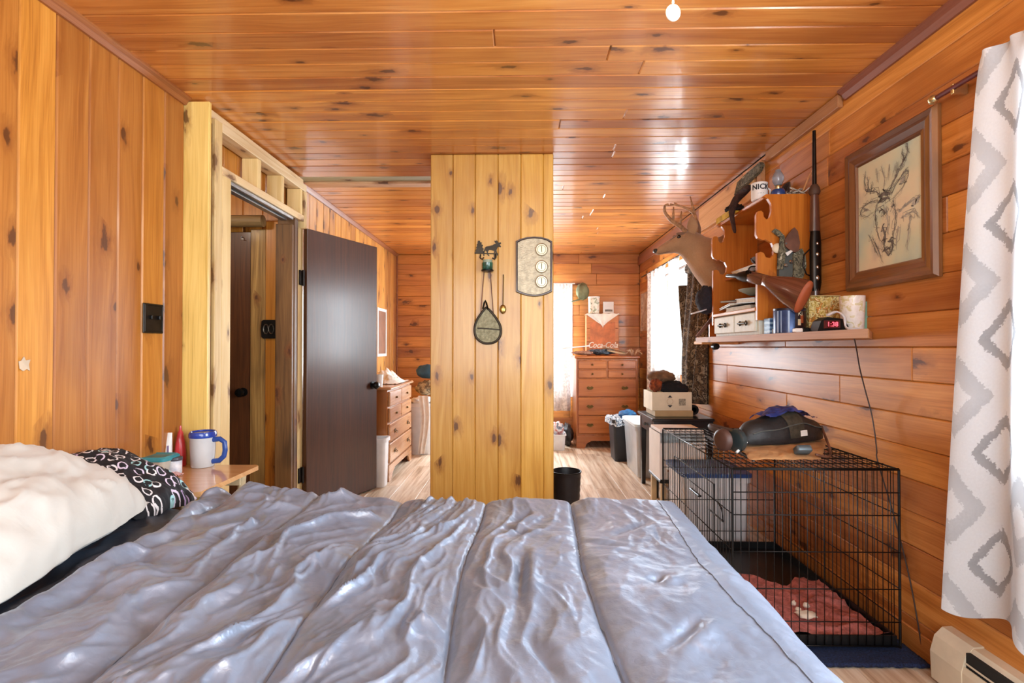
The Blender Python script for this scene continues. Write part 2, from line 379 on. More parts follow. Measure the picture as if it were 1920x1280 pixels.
# left wall, near part: vertical boards
wl = struct('wall_left', MB().box(-1.58, -1.52, YB, 2.30, -.02, ZC + .06), M['back'])
y = 2.292; rnd = random.Random(8)
while y > 0.2:
    wd_ = .128 + rnd.uniform(-.004, .004); d = rnd.uniform(-.0012, .0012)
    board(wl, M['left'], XL - .02 + d, XL + d, y - wd_, y, 0, ZC, bev=.005); y -= wd_
struct('wall_left_rear', MB().box(-1.52, XL, YB, .2, -.02, ZC), M['left'])
def crown(name, y0, y1, xw, side, m, s=.034):
    p = [(0, 0), (side * s, 0), (side * s, -.008), (side * .020, -.018), (side * .010, -s), (0, -s)]
    return struct(name, MB().prism(p, lambda q: (xw + q[0], y0, ZC + q[1]), (0, y1 - y0, 0)), m)
crown('trim_3', .2, 2.29, XL, 1, M['crown'])
crown('trim_4', .2, 2.28, XR, -1, M['crownr'], .04)
# stud wall round the doorway
ws = struct('wall_stud', MB().box(-1.51, -1.41, 3.385, 3.40, -.02, .02), M['stud'])
def stud(m, x0, x1, y0, y1, z0, z1, name='stud'): return obj(name, MB().box(x0, x1, y0, y1, z0, z1, .003), m, ws)
stud(M['studyl'], -1.515, -1.388, 2.292, 2.312, 0, 2.185, 'corner_board')
stud(M['dirty'], -1.50, -1.42, 2.315, 2.372, 0, 2.12)
stud(M['stud'], -1.50, -1.408, 2.375, 2.432, 0, 2.145)
stud(M['stud'], -1.50, -1.41, 2.435, 2.512, 0, 1.905, 'jack_stud')
stud(M['study'], -1.50, -1.41, 2.435, 3.40, 1.905, 1.945, 'header')
stud(M['study'], -1.50, -1.408, 2.433, 3.40, 2.105, 2.150, 'top_plate')
stud(M['study'], -1.50, -1.43, 2.32, 3.40, 2.152, 2.19, 'top_plate')
for yy in (2.77, 3.046): stud(M['stud'], -1.50, -1.412, yy, yy + .038, 1.946, 2.104, 'cripple_stud')
stud(M['stud'], -1.50, -1.412, 3.31, 3.345, 1.946, 2.104, 'cripple_stud')
stud(M['stud'], -1.50, -1.406, 3.362, 3.40, 1.86, 2.104, 'end_stud')
stud(M['stud'], -1.50, -1.425, 3.315, 3.385, 0, 1.858, 'end_stud')
stud(M['darkjamb'], -1.535, -1.425, 3.262, 3.312, 0, 1.904, 'door_jamb')
stud(M['darkjamb'], -1.535, -1.43, 3.235, 3.262, 0, 1.86, 'door_stop')
for i in range(7): board(ws, M['left'], -1.53, -1.512, 2.50 + i * .128, 2.628 + i * .128, 1.93, ZC)
M['track'] = mat('aluminium_track', '#9a9a98', .35, .8)
stud(M['track'], -1.50, -1.46, 2.515, 3.23, 1.880, 1.903, 'door_track'); stud(M['track'], -1.445, -1.42, 2.515, 3.23, 1.885, 1.903, 'door_track')
# left wall, far part
wl2 = struct('wall_left_far', MB().box(-1.58, -1.515, 3.40, YF + .1, -.02, ZC + .06), M['back'])
y = 3.403; rnd = random.Random(9)
while y < YF - .01:
    y1 = min(y + .128, YF); board(wl2, M['farleft'], -1.513, -1.493, y, y1, 0, ZC, bev=.005); y = y1
crown('trim_5', 3.41, YF - .01, -1.493, 1, M['crown'], .03)
struct('trim_6', MB().box(-1.493, -1.478, YF - .03, YF - .001, 0, ZC - .03, .003), M['crown'])
# hall behind the doorway
wh = struct('wall_hall', MB().box(-2.72, -1.535, 3.40, 3.46, -.02, ZC + .06).box(-2.72, -2.66, 1.5, 3.40, -.02, ZC + .06).box(-2.66, -1.58, 1.5, 1.56, -.02, ZC + .06), M['back'])
for i, (a, b) in enumerate(((-2.60, -2.47), (-2.47, -2.34), (-2.34, -2.21), (-2.21, -2.08), (-2.08, -1.95), (-1.95, -1.82), (-1.82, -1.69), (-1.69, -1.536))):
    board(wh, M['left'], a, b, 3.38, 3.40, 1.84, ZC)
    if i < 4: board(wh, M['left'], a, b, 3.38, 3.40, 0, 1.84)
obj('casing', MB().box(-1.745, -1.645, 3.335, 3.38, 0, 1.85, .004), M['dirty'], wh)
obj('casing', MB().box(-1.644, -1.536, 3.33, 3.375, 0, 1.90, .004), wood('orange_casing', 'z', '#d69238', '#c47d2a', '#9a5a18', rough=.45, coat=.2, kw=11, ku=3), wh)
obj('round_pole', MB().tube([(-2.3, 3.29, 1.892), (-1.64, 3.29, 1.892)], .038, 18), wood('grey_pole', 'x', '#b59868', '#94774a', '#5f482a', rough=.6, coat=0), wh, 60)
d2 = struct('door_2', MB().box(-2.15, -1.747, 3.345, 3.378, .01, 1.835, .003), M['halldoor'])
M['blackmetal'] = mat('black_metal', '#191817', .38, .6)
M['iron'] = mat('dark_iron', '#2a241f', .45, .7, var=.3)
obj('door_knob', MB().lathe([(.0, -.07), (.022, -.066), (.029, -.052), (.024, -.036), (.012, -.03), (.011, -.008), (.028, -.006), (.028, 0)], (-1.79, 3.344, .80), 'y', 20), M['blackmetal'], d2, 50)
obj('bolt_hook', MB().tube([(-1.80, 3.343, 1.80), (-1.80, 3.325, 1.80), (-1.80, 3.325, 1.785), (-1.785, 3.325, 1.785)], .003, 6), M['track'], d2)
# open door
HX, HY = -1.405, 3.375; EX, EY = -1.128, 4.02; L_ = math.hypot(EX - HX, EY - HY); ang = math.atan2(EY - HY, EX - HX)
d1 = MB(); d1.T = Matrix.Translation((HX, HY, 0)) @ Matrix.Rotation(ang, 4, 'Z')
d1.box(0, L_, -.018, .018, .012, 1.862, .003)
door = struct('door_1', d1, M['darkdoor'])
for s in (-1, 1):
    k = MB(); k.T = Matrix.Translation((HX, HY, 0)) @ Matrix.Rotation(ang, 4, 'Z')
    k.lathe([(.0, s * .075), (.020, s * .072), (.029, s * .058), (.026, s * .043), (.012, s * .036), (.011, s * .026), (.030, s * .022), (.030, s * .0185)], (L_ - .05, 0, .80), 'y', 20)
    obj('door_knob', k, M['blackmetal'], door, 50)
for z in (1.49, .22, ):
    h = MB(); h.box(-1.424, -1.414, 3.318, 3.375, z, z + .095, .002); h.tube([(-1.406, 3.352, z - .004), (-1.406, 3.352, z + .099)], .008, 10)
    obj('hinge', h, M['iron'], door, 40)
# middle wall (boxed column)
wm = struct('wall_middle', MB().box(-.505, .17, 3.01, 3.53, -.02, ZC + .04), M['back'])
xs = [-.521, -.392, -.263, -.132, -.001, .128, .186]
for a, b in zip(xs[:-1], xs[1:]): board(wm, M['column'], a, b, 2.99, 3.01, 0, ZC, bev=.004)
for k_ in range(4):
    board(wm, M['column'], .166, .186, 3.01 + k_ * .13, 3.14 + k_ * .13, 0, ZC); board(wm, M['column'], -.521, -.501, 3.01 + k_ * .13, 3.14 + k_ * .13, 0, ZC)
# trim along the top of the right wall
struct('trim_7', MB().box(XR - .022, XR, 3.14, 4.1, 1.985, 2.165, .003), M['raw'])
struct('trim_8', MB().box(XR - .02, XR, 4.1, YF, 2.06, 2.165, .003), M['crownr'])
struct('trim_9', MB().box(XR - .024, XR, 2.30, 2.98, 2.14, 2.198, .003), M['raw'])
struct('trim_10', MB().box(XR - .024, XR, 3.03, 3.09, 1.93, 2.17, .003), M['raw'])
# windows: frame, glass, sill
def window(n, axis, a0, a1, z0, z1, c, inw):
    w = MB()
    def bx(p0, p1, q0, q1, d0, d1, mb):
        lo, hi = min(c + inw * d0, c + inw * d1), max(c + inw * d0, c + inw * d1)
        if axis == 'x': mb.box(lo, hi, p0, p1, q0, q1, .002)
        else: mb.box(p0, p1, lo, hi, q0, q1, .002)
    t = .05
    for (p0, p1, q0, q1) in ((a0 - t, a0, z0 - t, z1 + t), (a1, a1 + t, z0 - t, z1 + t), (a0, a1, z1, z1 + t), (a0, a1, z0 - t, z0)): bx(p0, p1, q0, q1, 0, .022, w)
    root = struct('window_%d' % n, w, M['white'])
    zm = (z0 + z1) / 2
    for (q0, q1, dd) in ((z0, zm + .015, -.02), (zm - .015, z1, -.042)):
        s = MB(); f = .035
        for (p0, p1, r0, r1) in ((a0, a0 + f, q0, q1), (a1 - f, a1, q0, q1), (a0 + f, a1 - f, q0, q0 + f), (a0 + f, a1 - f, q1 - f, q1)): bx(p0, p1, r0, r1, dd - .018, dd, s)
        sa = obj('sash', s, M['white'], root)
        g = MB(); bx(a0 + f, a1 - f, q0 + f, q1 - f, dd - .011, dd - .007, g); obj('pane', g, M['pane'], sa)
    return root
window(1, 'x', WIN1[0], WIN1[1], WIN1[2], WIN1[3], XR, -1)
window(2, 'x', WIN2[0], WIN2[1], WIN2[2], WIN2[3], XR, -1)
window(3, 'y', WIN3[0], WIN3[1], WIN3[2], WIN3[3], YF, -1)
# ================================================================== BED
def satin(name, a, b, rough, sheen=.25, bump=.25, metal=0.0):
    m = NT(name); tc = m.n('TexCoord'); nz = m.n('TexNoise', {'Vector': tc.outputs['Object'], 'Scale': 5.0, 'Detail': 5.0, 'Roughness': .6})
    n2 = m.n('TexNoise', {'Vector': tc.outputs['Object'], 'Scale': 60.0, 'Detail': 4.0, 'Distortion': 1.5})
    m.p(Base_Color=m.ramp(nz.outputs[0], [(.35, lin(a)), (.65, lin(b))]), Roughness=m.math('ADD', rough, m.math('MULTIPLY', n2.outputs[0], .12)))
    m.b.inputs['Specular IOR Level'].default_value = .9; m.b.inputs['Sheen Weight'].default_value = sheen; m.b.inputs['Sheen Roughness'].default_value = .4
    m.b.inputs['Sheen Tint'].default_value = (.75, .85, 1, 1)
    m.b.inputs['Metallic'].default_value = metal
    m.bump(n2.outputs[0], bump, .006); return m.m
M['comf'] = satin('slate_satin', '#7c899f', '#909db3', .28, .08, .14, .46)
M['stitch'] = mat('stitch_thread', '#6f7787', .6)
M['sheet'] = satin('dark_sheet', '#3a4454', '#485364', .40, .0, .1, .45)
M['mattress'] = mat('mattress_ticking', '#d8d4cc', .8, bump=.1)
M['bedwood'] = wood('bed_frame_wood', 'y', '#8a5a30', '#6e4422', '#4a2a12', knot=.3)
bed = thing('bed', 'low wooden bed with its mattress hidden under the grey satin comforter', 'bed', (-.5, 1.0, 0))
obj('mattress', MB().box(-1.47, .42, .25, 1.60, .30, .53, .05), M['mattress'], bed, 40)
obj('side_rail', MB().box(-1.48, .44, 1.60, 1.63, .16, .30, .004), M['bedwood'], bed); obj('side_rail', MB().box(-1.48, .44, .24, .27, .16, .30, .004), M['bedwood'], bed)
obj('slat_deck', MB().box(-1.47, .43, .27, 1.60, .27, .299), M['bedwood'], bed)
for x_ in (-1.46, .40):
    for y_ in (.25, 1.58): obj('leg', MB().box(x_, x_ + .05, y_, y_ + .05, 0, .27, .004), M['bedwood'], bed)
Q0, P0 = .43, 1.64; ARC = .075
def edge(q, q0):
    th = np.clip((q - q0) / ARC, 0, PI / 2); rest = np.maximum(q - q0 - ARC * PI / 2, 0)
    return np.where(q < q0, q, q0 + ARC * np.sin(th) + rest * .10), ARC * (1 - np.cos(th)) + rest
def xedge(p): return -1.005 + (1.72 - np.minimum(p, 1.72)) * .12 + .012 * np.sin(p * 6)
nu, nv = 520, 420
ta = np.linspace(0, 1, nu)[:, None]; pb = np.linspace(.20, P0 + ARC * PI / 2 + .34, nv)[None, :]
xe = xedge(pb); qmax = Q0 + ARC * PI / 2 + .33
q = xe + ta * (qmax - xe); p = pb + 0 * ta
X, dx = edge(q, Q0); Y, dy = edge(p, P0)
left = 1 / (1 + np.exp((q + .12) / .09))
c = q - (.42 * left - .06) * p
n0 = fbm(q * 2.2, p * 2.2, 3, 3)
seam_w = (q + .12 + .018 * fbm(p * 1.3, q * .5, 41, 2) + .008 * np.sin(p * 7)) / .267
sd = np.abs(seam_w - np.round(seam_w)) * .267
rw = np.clip((.375 - q) / .06, 0, 1); puff = .013 * (1 - rw * np.exp(-(sd / .022) ** 1.1)) - .006 * rw * np.exp(-(sd / .005) ** 2)
w1 = fbm(c * 6.0 + n0 * 1.1, p * 2.1 + n0 * .8, 5, 2); r1 = 1 - np.abs(w1) * 2.4; r1 = np.clip(r1, 0, 1) ** 2.2
w2 = fbm(c * 13 + n0 * 2.4, p * 5.5 + n0, 9, 2); r2 = np.clip(1 - np.abs(w2) * 2.6, 0, 1) ** 2
w3 = fbm(q * 9 + n0 * 2, p * 9 - n0 * 2, 15, 3)
w4 = fbm(c * 26 + n0 * 3.5, p * 20 - n0 * 2, 25, 2); r4 = np.clip(1 - np.abs(w4) * 2.4, 0, 1) ** 2
env = np.clip(sd / .05, .25, 1)
amp = .16 + .84 * left
H = puff + env * amp * (.0195 * r1 + .0075 * r2 + .0022 * r4) + .0050 * w3 + .016 * n0 + .0012 * fbm(q * 40, p * 40, 51, 2)
for (gq, gp, gl, gw, ga, gd) in ((.00, 1.50, .05, .016, .5, .013), (-.01, 1.38, .035, .013, -.9, .010), (.0, 1.10, .11, .013, .05, .014), (.285, 1.10, .022, .015, .7, .013), (.275, .89, .06, .014, .8, .010), (.20, 1.30, .05, .012, -1.1, .006), (.30, 1.42, .06, .014, .9, .006), (.04, .80, .07, .016, -.3, .009)):
    du, dv_ = (q - gq) * math.cos(ga) - (p - gp) * math.sin(ga), (q - gq) * math.sin(ga) + (p - gp) * math.cos(ga); g_ = np.exp(-(dv_ / gl) ** 2)
    H = H - gd * g_ * np.exp(-(du / gw) ** 2) + .7 * gd * g_ * np.exp(-((du - 1.8 * gw) / (1.3 * gw)) ** 2)
far = np.exp(-((p - 1.66) / .10) ** 2)
H = H + far * (.020 * np.exp(-((q + .86) / .16) ** 2) + .012 * np.exp(-((q - .12) / .20) ** 2) + .010 * fbm(q * 7, p * 2, 31, 2) + .004)
H = H + .02 * np.exp(-((q + .75) / .25) ** 2) * np.clip(p - .9, 0, 1)
e = q - xe
H = H + .030 * (1 - .85 * np.clip((p - 1.40) / .2, 0, 1)) * np.exp(-((e - .035) / .026) ** 2) - .004 * np.exp(-((e - .085) / .018) ** 2)
H = H - .018 * np.clip(1 - e / .022, 0, 1) ** 2
drop = np.maximum(dx, dy)
fx = np.clip((q - Q0) / ARC, 0, 1); fy = np.clip((p - P0) / ARC, 0, 1)
Z = .594 + H * (1 - np.maximum(fx, fy) * .9) - drop
X = X + fx * (H * .9 + .014 * np.sin(p * 17 + 2 * n0) * np.clip(drop * 3, 0, 1)); Y = Y + fy * (H * .7 + .012 * np.sin(q * 15) * np.clip(drop * 3, 0, 1))
comf = npgrid('comforter', np.stack([X, Y, Z], 2), M['comf'])
tag(comf, 'crumpled slate grey satin comforter with quilted channels spread over the bed', 'comforter')
# stitched seams: thin raised thread lines along the channels (subparts of the comforter)
for k_ in range(-3, 3):
    pts = []
    for j in range(0, nv, 3):
        i = int(np.argmin(np.abs(seam_w[:, j] - k_)))
        if abs(seam_w[i, j] - k_) < .02 and Z[i, j] > .35: pts.append((X[i, j], Y[i, j], Z[i, j] + .0008))
    if len(pts) > 8: obj('stitched_seam', MB().tube(pts, .0011, 5), M['stitch'], comf, 180)
# fitted sheet
us = np.linspace(-1.485, -.76, 150)[:, None]; vs = np.linspace(.22, P0 + ARC * PI / 2 + .2, 220)[None, :]
qq = us + 0 * vs; pp = vs + 0 * us; Ys, dys = edge(pp, P0 - .05)
ec = qq - xedge(pp); nn = fbm(qq * 3, pp * 3, 61, 3)
Zs = .570 + .018 * np.clip(1 - np.abs(fbm(ec * 9 + nn, pp * 1.6, 63, 2)) * 2.4, 0, 1) ** 2 * np.clip(-ec / .06, 0, 1) + .006 * nn + .012 * np.clip((-ec) / .25, 0, 1) ** 1.5 * np.clip((pp - 1.1) / .5, 0, 1) - dys - .03 * np.clip(ec / .05, 0, 1)
sheet = npgrid('fitted_sheet', np.stack([qq, Ys, Zs], 2), M['sheet'])
tag(sheet, 'smooth dark navy sheet showing between the pillows and the comforter hem', 'bed sheet')
# pillows
def pillow(L, Wd, H, T, seed, wr=.012, flange=0.0):
    n = 64; mb = MB(); mb.T = T
    a = np.linspace(-1, 1, n); A, B = np.meshgrid(a, a, indexing='ij')
    th = np.clip(1 - np.abs(A) ** 2.6, 0, 1) ** .62 * np.clip(1 - np.abs(B) ** 2.6, 0, 1) ** .62
    ox = A * (1 - .09 * (1 - np.abs(B)) ** 1 * np.abs(A)) ; oy = B * (1 - .10 * (1 - np.abs(A)) * np.abs(B))
    ox = ox * (1 - .10 * np.abs(B) ** 3); oy = oy * (1 - .12 * np.abs(A) ** 3)
    nz = fbm(A * 1.6 + 4, B * 1.6, seed, 4); rg = np.clip(1 - np.abs(fbm(A * 2.2 + B, B * 2.6 - A * .8, seed + 5, 2)) * 2.5, 0, 1) ** 2
    rad = np.clip(1 - np.abs(fbm(np.arctan2(B, A) * 3.2, np.hypot(A, B) * 1.2, seed + 9, 2)) * 2.2, 0, 1) ** 2 * np.hypot(A, B) * .5
    top = H * th * (1 + .16 * nz) + wr * (rg + rad) * np.clip(th * 3, 0, 1); bot = -H * .35 * th
    wob = 1 + .035 * fbm(A * 4, B * 4, seed + 20, 2)
    for Zz in (top, bot): mb.grid(lambda i, j: (ox[i, j] * L / 2 * wob[i, j], oy[i, j] * Wd / 2 * wob[i, j], Zz[i, j] + .006 * nz[i, j]), n, n)
    if flange:
        m = 60
        for dz in (.004, -.010):
            mb.grid(lambda i, j: ((1 - 2 * i / (m - 1)) * L / 2 * (.99 - .01 * j), -Wd / 2 * (.90 + .10 * abs(1 - 2 * i / (m - 1))) - flange * j / 5 + .008 * math.sin(i * .9 + seed), dz * (1 + j * .5) - .020 * (j / 5) + .007 * math.sin(i * .6 + j * .4)), m, 6)
    return mb
def pillow_white():
    m = NT('white_pillowcase'); tc = m.n('TexCoord'); nz = m.n('TexNoise', {'Vector': tc.outputs['Object'], 'Scale': 3.0, 'Detail': 3.0})
    m.p(Base_Color=m.ramp(nz.outputs[0], [(.35, lin('#b8b3ab')), (.65, lin('#c1bdb6'))]), Roughness=.75)
    n2 = m.n('TexNoise', {'Vector': tc.outputs['Object'], 'Scale': 14.0, 'Detail': 4.0, 'Distortion': .8}); m.bump(n2.outputs[0], .25, .012)
    m.b.inputs['Sheen Weight'].default_value = .2; return m.m
T = Matrix.Translation((-1.215, 1.13, .690)) @ Matrix.Rotation(math.radians(14), 4, 'Z') @ Matrix.Rotation(math.radians(15), 4, 'Y') @ Matrix.Rotation(math.radians(90), 4, 'Z')
solo('pillow', pillow(.78, .50, .150, T, 71, .010), pillow_white(), 'large rumpled white pillow at the left edge of the bed', 'pillow', smooth=180)
def ring_pattern():
    m = NT('ring_print'); tc = m.n('TexCoord'); mp = m.n('Mapping', {0: tc.outputs['Object']}); mp.inputs['Scale'].default_value = (27, 27, 6)
    vo = m.n('TexVoronoi', {'Vector': mp.outputs[0], 'Scale': 1.0, 'Randomness': .75}, voronoi_dimensions='2D'); d = vo.outputs['Distance']
    ring = m.math('MULTIPLY', m.step(d, .24, .27), m.math('SUBTRACT', 1.0, m.step(d, .36, .39)))
    nz = m.n('TexNoise', {'Vector': tc.outputs['Object'], 'Scale': 60.0}); ring = m.math('MULTIPLY', ring, m.step(nz.outputs[0], .36, .42))
    sx = m.n('SeparateColor', {0: vo.outputs['Color']}); col = m.ramp(sx.outputs[0], [(0, lin('#e8e6ea')), (.55, lin('#d9cfe6')), (.7, lin('#b8a6d8')), (.85, lin('#9fd0d6'))], 'CONSTANT')
    m.p(Base_Color=m.mix(ring, lin('#17181f'), col), Roughness=.8); return m.m
T = Matrix.Translation((-1.262, 1.645, .658)) @ Matrix.Rotation(math.radians(25), 4, 'Y') @ Matrix.Rotation(math.radians(84), 4, 'Z')
solo('pillow', pillow(.28, .40, .062, T, 91, .005), ring_pattern(), 'black pillow printed with white and lilac rings, behind the white pillow', 'pillow', smooth=180)
# ================================================================== BEDSIDE TABLE
M['tabletop'] = wood('maple_top', 'x', '#e8bd88', '#dba873', '#c58f58', rough=.22, coat=.6, crough=.1, knot=0, var=.05)
M['pale'] = mat('pale_wood_legs', '#d8c39a', .55, var=.1)
TZ = .578
tb = thing('bedside_table', 'small pale wooden folding table between the bed and the doorway', 'table', (-1.30, 2.05, 0))
obj('tabletop', MB().prism([(-1.485, 1.80), (-1.20, 1.80), (-1.135, 1.84), (-1.135, 2.245), (-1.15, 2.262), (-1.485, 2.262)], lambda a: (a[0], a[1], TZ - .018), (0, 0, .018)), M['tabletop'], tb)
obj('apron', MB().box(-1.46, -1.19, 2.20, 2.22, TZ - .075, TZ - .019, .003), M['pale'], tb); obj('apron', MB().box(-1.46, -1.19, 1.86, 1.88, TZ - .075, TZ - .019, .003), M['pale'], tb)
for (xa, ya) in ((-1.44, 1.84), (-1.44, 2.22), (-1.19, 1.84), (-1.19, 2.22)):
    s_ = -.02 if xa < -1.3 else -.05
    obj('leg', MB().tube([(xa, ya, TZ - .02), (xa + s_, ya + .01, 0)], .016, 8), M['pale'], tb, 60)
def jarlike(name, label, cat, parts, c):
    t = thing(name, label, cat, c)
    for (nm, mb, m) in parts: obj(nm, mb, m, t, 50)
    return t
M['clearplastic'] = mat('frosted_clear_plastic', '#eceff1', .22, trans=.35, var=.05)
M['bluep'] = mat('cobalt_plastic', '#1f3f9c', .25, coat=.4, var=.08); M['bluehandle'] = mat('blue_handle_plastic', '#2a4c96', .3, var=.08)
c = az(380, 874, TZ); c.z = TZ + .001; R_ = .050
mug = thing('travel_mug', 'large clear insulated mug with a blue lid and handle on the bedside table', 'mug', c)
obj('cup_body', MB().lathe([(R_ * .86, 0), (R_ * .9, .004), (R_ * .97, .07), (R_, .125), (R_ * .95, .125), (R_ * .9, .07), (R_ * .82, .008), (0, .008)], c, 'z', 32), M['clearplastic'], mug, 50)
obj('ice_water', MB().lathe([(0, .012), (R_ * .78, .012), (R_ * .86, .085), (0, .085)], c, 'z', 28), mat('milky_ice', '#cfcabb', .3, var=.25, scale=60), mug, 50)
obj('lid', MB().lathe([(0, .126), (R_ * 1.06, .126), (R_ * 1.08, .140), (R_ * 1.0, .150), (R_ * .94, .150), (R_ * .9, .145), (0, .145)], c, 'z', 32), M['bluep'], mug, 50)
hp = [(R_ * .93, .115), (R_ * 1.55, .118), (R_ * 1.95, .104), (R_ * 2.0, .07), (R_ * 1.9, .045), (R_ * 1.5, .026), (R_ * .9, .022)]
obj('handle', MB().tube([(c.x + a, c.y - .005, c.z + b) for a, b in hp], .0085, 10, flat=1.3), M['bluehandle'], mug, 60)
c = ay(338, 865, 2.235); c.z = TZ + .001
jarlike('squeeze_bottle', 'red cone shaped squeeze bottle behind the clear mug', 'bottle', [('bottle_body', MB().lathe([(0, 0), (.021, .0), (.023, .005), (.0225, .05), (.018, .10), (.010, .145), (.006, .150), (.004, .172), (0, .173)], c, 'z', 24), mat('red_plastic', '#c4363c', .3, coat=.3))], c)
c = ay(313, 858, 2.20); c.z = TZ + .001
t = thing('lotion_tube', 'tall white tube standing on its cap beside the red bottle', 'tube', c)
obj('cap', MB().lathe([(.019, 0), (.020, .002), (.020, .030), (.017, .031)], c, 'z', 20), M['white'], t, 50)
obj('tube_body', MB().loft([((c.x, c.y, c.z + h), (a, 0, 0), (0, b, 0)) for (h, a, b) in ((.031, .019, .019), (.08, .021, .016), (.12, .022, .009), (.148, .022, .003))], 20), M['white'], t, 60)
obj('printed_mark', MB().box(c.x - .004, c.x + .004, c.y - .0182, c.y - .0145, c.z + .075, c.z + .082).box(c.x - .003, c.x + .004, c.y - .0182, c.y - .0145, c.z + .062, c.z + .068).box(c.x + .012, c.x + .016, c.y - .0172, c.y - .012, c.z + .04, c.z + .095), mat('lilac_print', '#8a7aa8', .5), t)
c = az(286, 893, TZ); c.z = TZ + .001; c.x -= .012; c.y += .03
t = thing('food_container', 'clear food container with a teal lid at the back of the bedside table', 'container', c)
def rr(cx, cy, hx, hy, r, n=5): return [(cx + sx * (hx - r) + r * math.cos(a), cy + sy * (hy - r) + r * math.sin(a)) for (sx, sy, a0) in ((1, 1, 0), (-1, 1, PI / 2), (-1, -1, PI), (1, -1, 1.5 * PI)) for a in [a0 + PI / 2 * k / n for k in range(n + 1)]]
def rloft(mb, cx, cy, secs, r):
    vs = []; m = 24
    for (z, hx, hy) in secs: vs += [(x, y, z) for (x, y) in rr(cx, cy, hx, hy, min(r, hx * .9, hy * .9))]
    return mb.add(vs, [[i * m + k, i * m + (k + 1) % m, (i + 1) * m + (k + 1) % m, (i + 1) * m + k] for i in range(len(secs) - 1) for k in range(m)] + [list(range(m))[::-1], [(len(secs) - 1) * m + k for k in range(m)]])
obj('tub', rloft(MB(), c.x, c.y, [(c.z, .055, .04), (c.z + .005, .058, .043), (c.z + .062, .070, .052)], .02), mat('cloudy_plastic', '#d8d4c4', .3, trans=.25), t, 50)
obj('lid', rloft(MB(), c.x, c.y, [(c.z + .060, .074, .055), (c.z + .072, .075, .056), (c.z + .078, .068, .050), (c.z + .074, .062, .044), (c.z + .074, .01, .01)], .02), mat('teal_plastic', '#3f97a4', .3), t, 50)
c = az(329, 886, TZ); c.z = TZ + .001; c.x += .006; c.y -= .012
jarlike('cream_jar', 'short white jar with a dark lid beside the teal lidded container', 'jar', [('jar_body', MB().lathe([(0, 0), (.024, 0), (.025, .003), (.025, .050), (.022, .053)], c, 'z', 24), mat('white_label', '#e6e8ec', .4, c2='#c3cbd8', scale=60)), ('lid', MB().lathe([(.026, .053), (.027, .055), (.027, .064), (.025, .066), (0, .066)], c, 'z', 24), mat('dark_lid', '#4a4a52', .4))], c)
c = az(312, 892, TZ)
solo('candy_wrapper', MB().grid(lambda i, j: (c.x - .045 + .011 * i, c.y - .03 + .008 * j, TZ + .003 + .016 * abs(math.sin(i * 1.3 + j * .9)) * (1 - abs(i - 4) / 6) + .004 * math.cos(j * 2.1 + i)), 10, 8), mat('pink_wrapper', '#e9a5ab', .35, c2='#f3dcdc', scale=30), 'crinkled pink and white wrapper at the front of the bedside table', 'wrapper', smooth=20)
# ================================================================== LEFT WALL BITS
c = ax(285, 597, XL)
sw = thing('wall_switch', 'dark bronze double switch plate on the left pine wall', 'switch', (XL, c.y, c.z))
obj('switch_plate', MB().box(XL + .0015, XL + .008, c.y - .058, c.y + .058, c.z - .06, c.z + .06, .003), M['iron'], sw)
obj('raised_border', MB().tube([(XL + .008, c.y + sy * .05, c.z + sz * .052) for sy, sz in ((-1, -1), (1, -1), (1, 1), (-1, 1))], .003, 6, loop=True), M['iron'], sw)
for s in (-.023, .023):
    obj('toggle', MB().box(XL + .007, XL + .02, c.y + s - .005, c.y + s + .005, c.z - .004, c.z + .012, .002), M['blackmetal'], sw)
c = ax(45, 683, XL)
solo('paint_scuff', MB().prism([(-.02, -.012), (-.006, -.02), (.008, -.014), (.02, -.02), (.016, 0), (.022, .014), (.004, .012), (-.004, .024), (-.014, .012), (-.024, .010)], lambda a: (XL + .0015, c.y + a[0] * .8, c.z + a[1] * 1.0), (.0015, 0, 0)), mat('pale_scuff', '#cbb69c', .7), 'ragged scuff of pale paint low on the left wall', 'tape', smooth=0)  # paint scuff on the boards, modelled as a thin flat patch
c = az(505, 617, 1.2) if False else ay(505, 617, 3.325)
ph = thing('switch_plate', 'ornate dark metal plate fixed to the door casing in the doorway', 'switch', (c.x, 3.33, c.z))
pl = [(-.042, -.052), (-.03, -.06), (.03, -.06), (.042, -.052), (.038, 0), (.042, .052), (.03, .06), (-.03, .06), (-.042, .052), (-.046, 0)]
obj('backplate', MB().prism(pl, lambda a: (c.x + a[0] * 1.15, 3.3275, c.z + a[1]), (0, -.008, 0)), M['iron'], ph)
for dx_ in (-.018, .016): obj('scroll_relief', MB().tube([(c.x + dx_ + .016 * math.cos(t_), 3.318, c.z + .030 * math.sin(t_)) for t_ in np.linspace(0, 2 * PI, 14)[:-1]], .005, 6, loop=True), mat('worn_pewter_%d' % (dx_ > 0), '#6b6358', .35, .8, var=.4, scale=60), ph, 60)
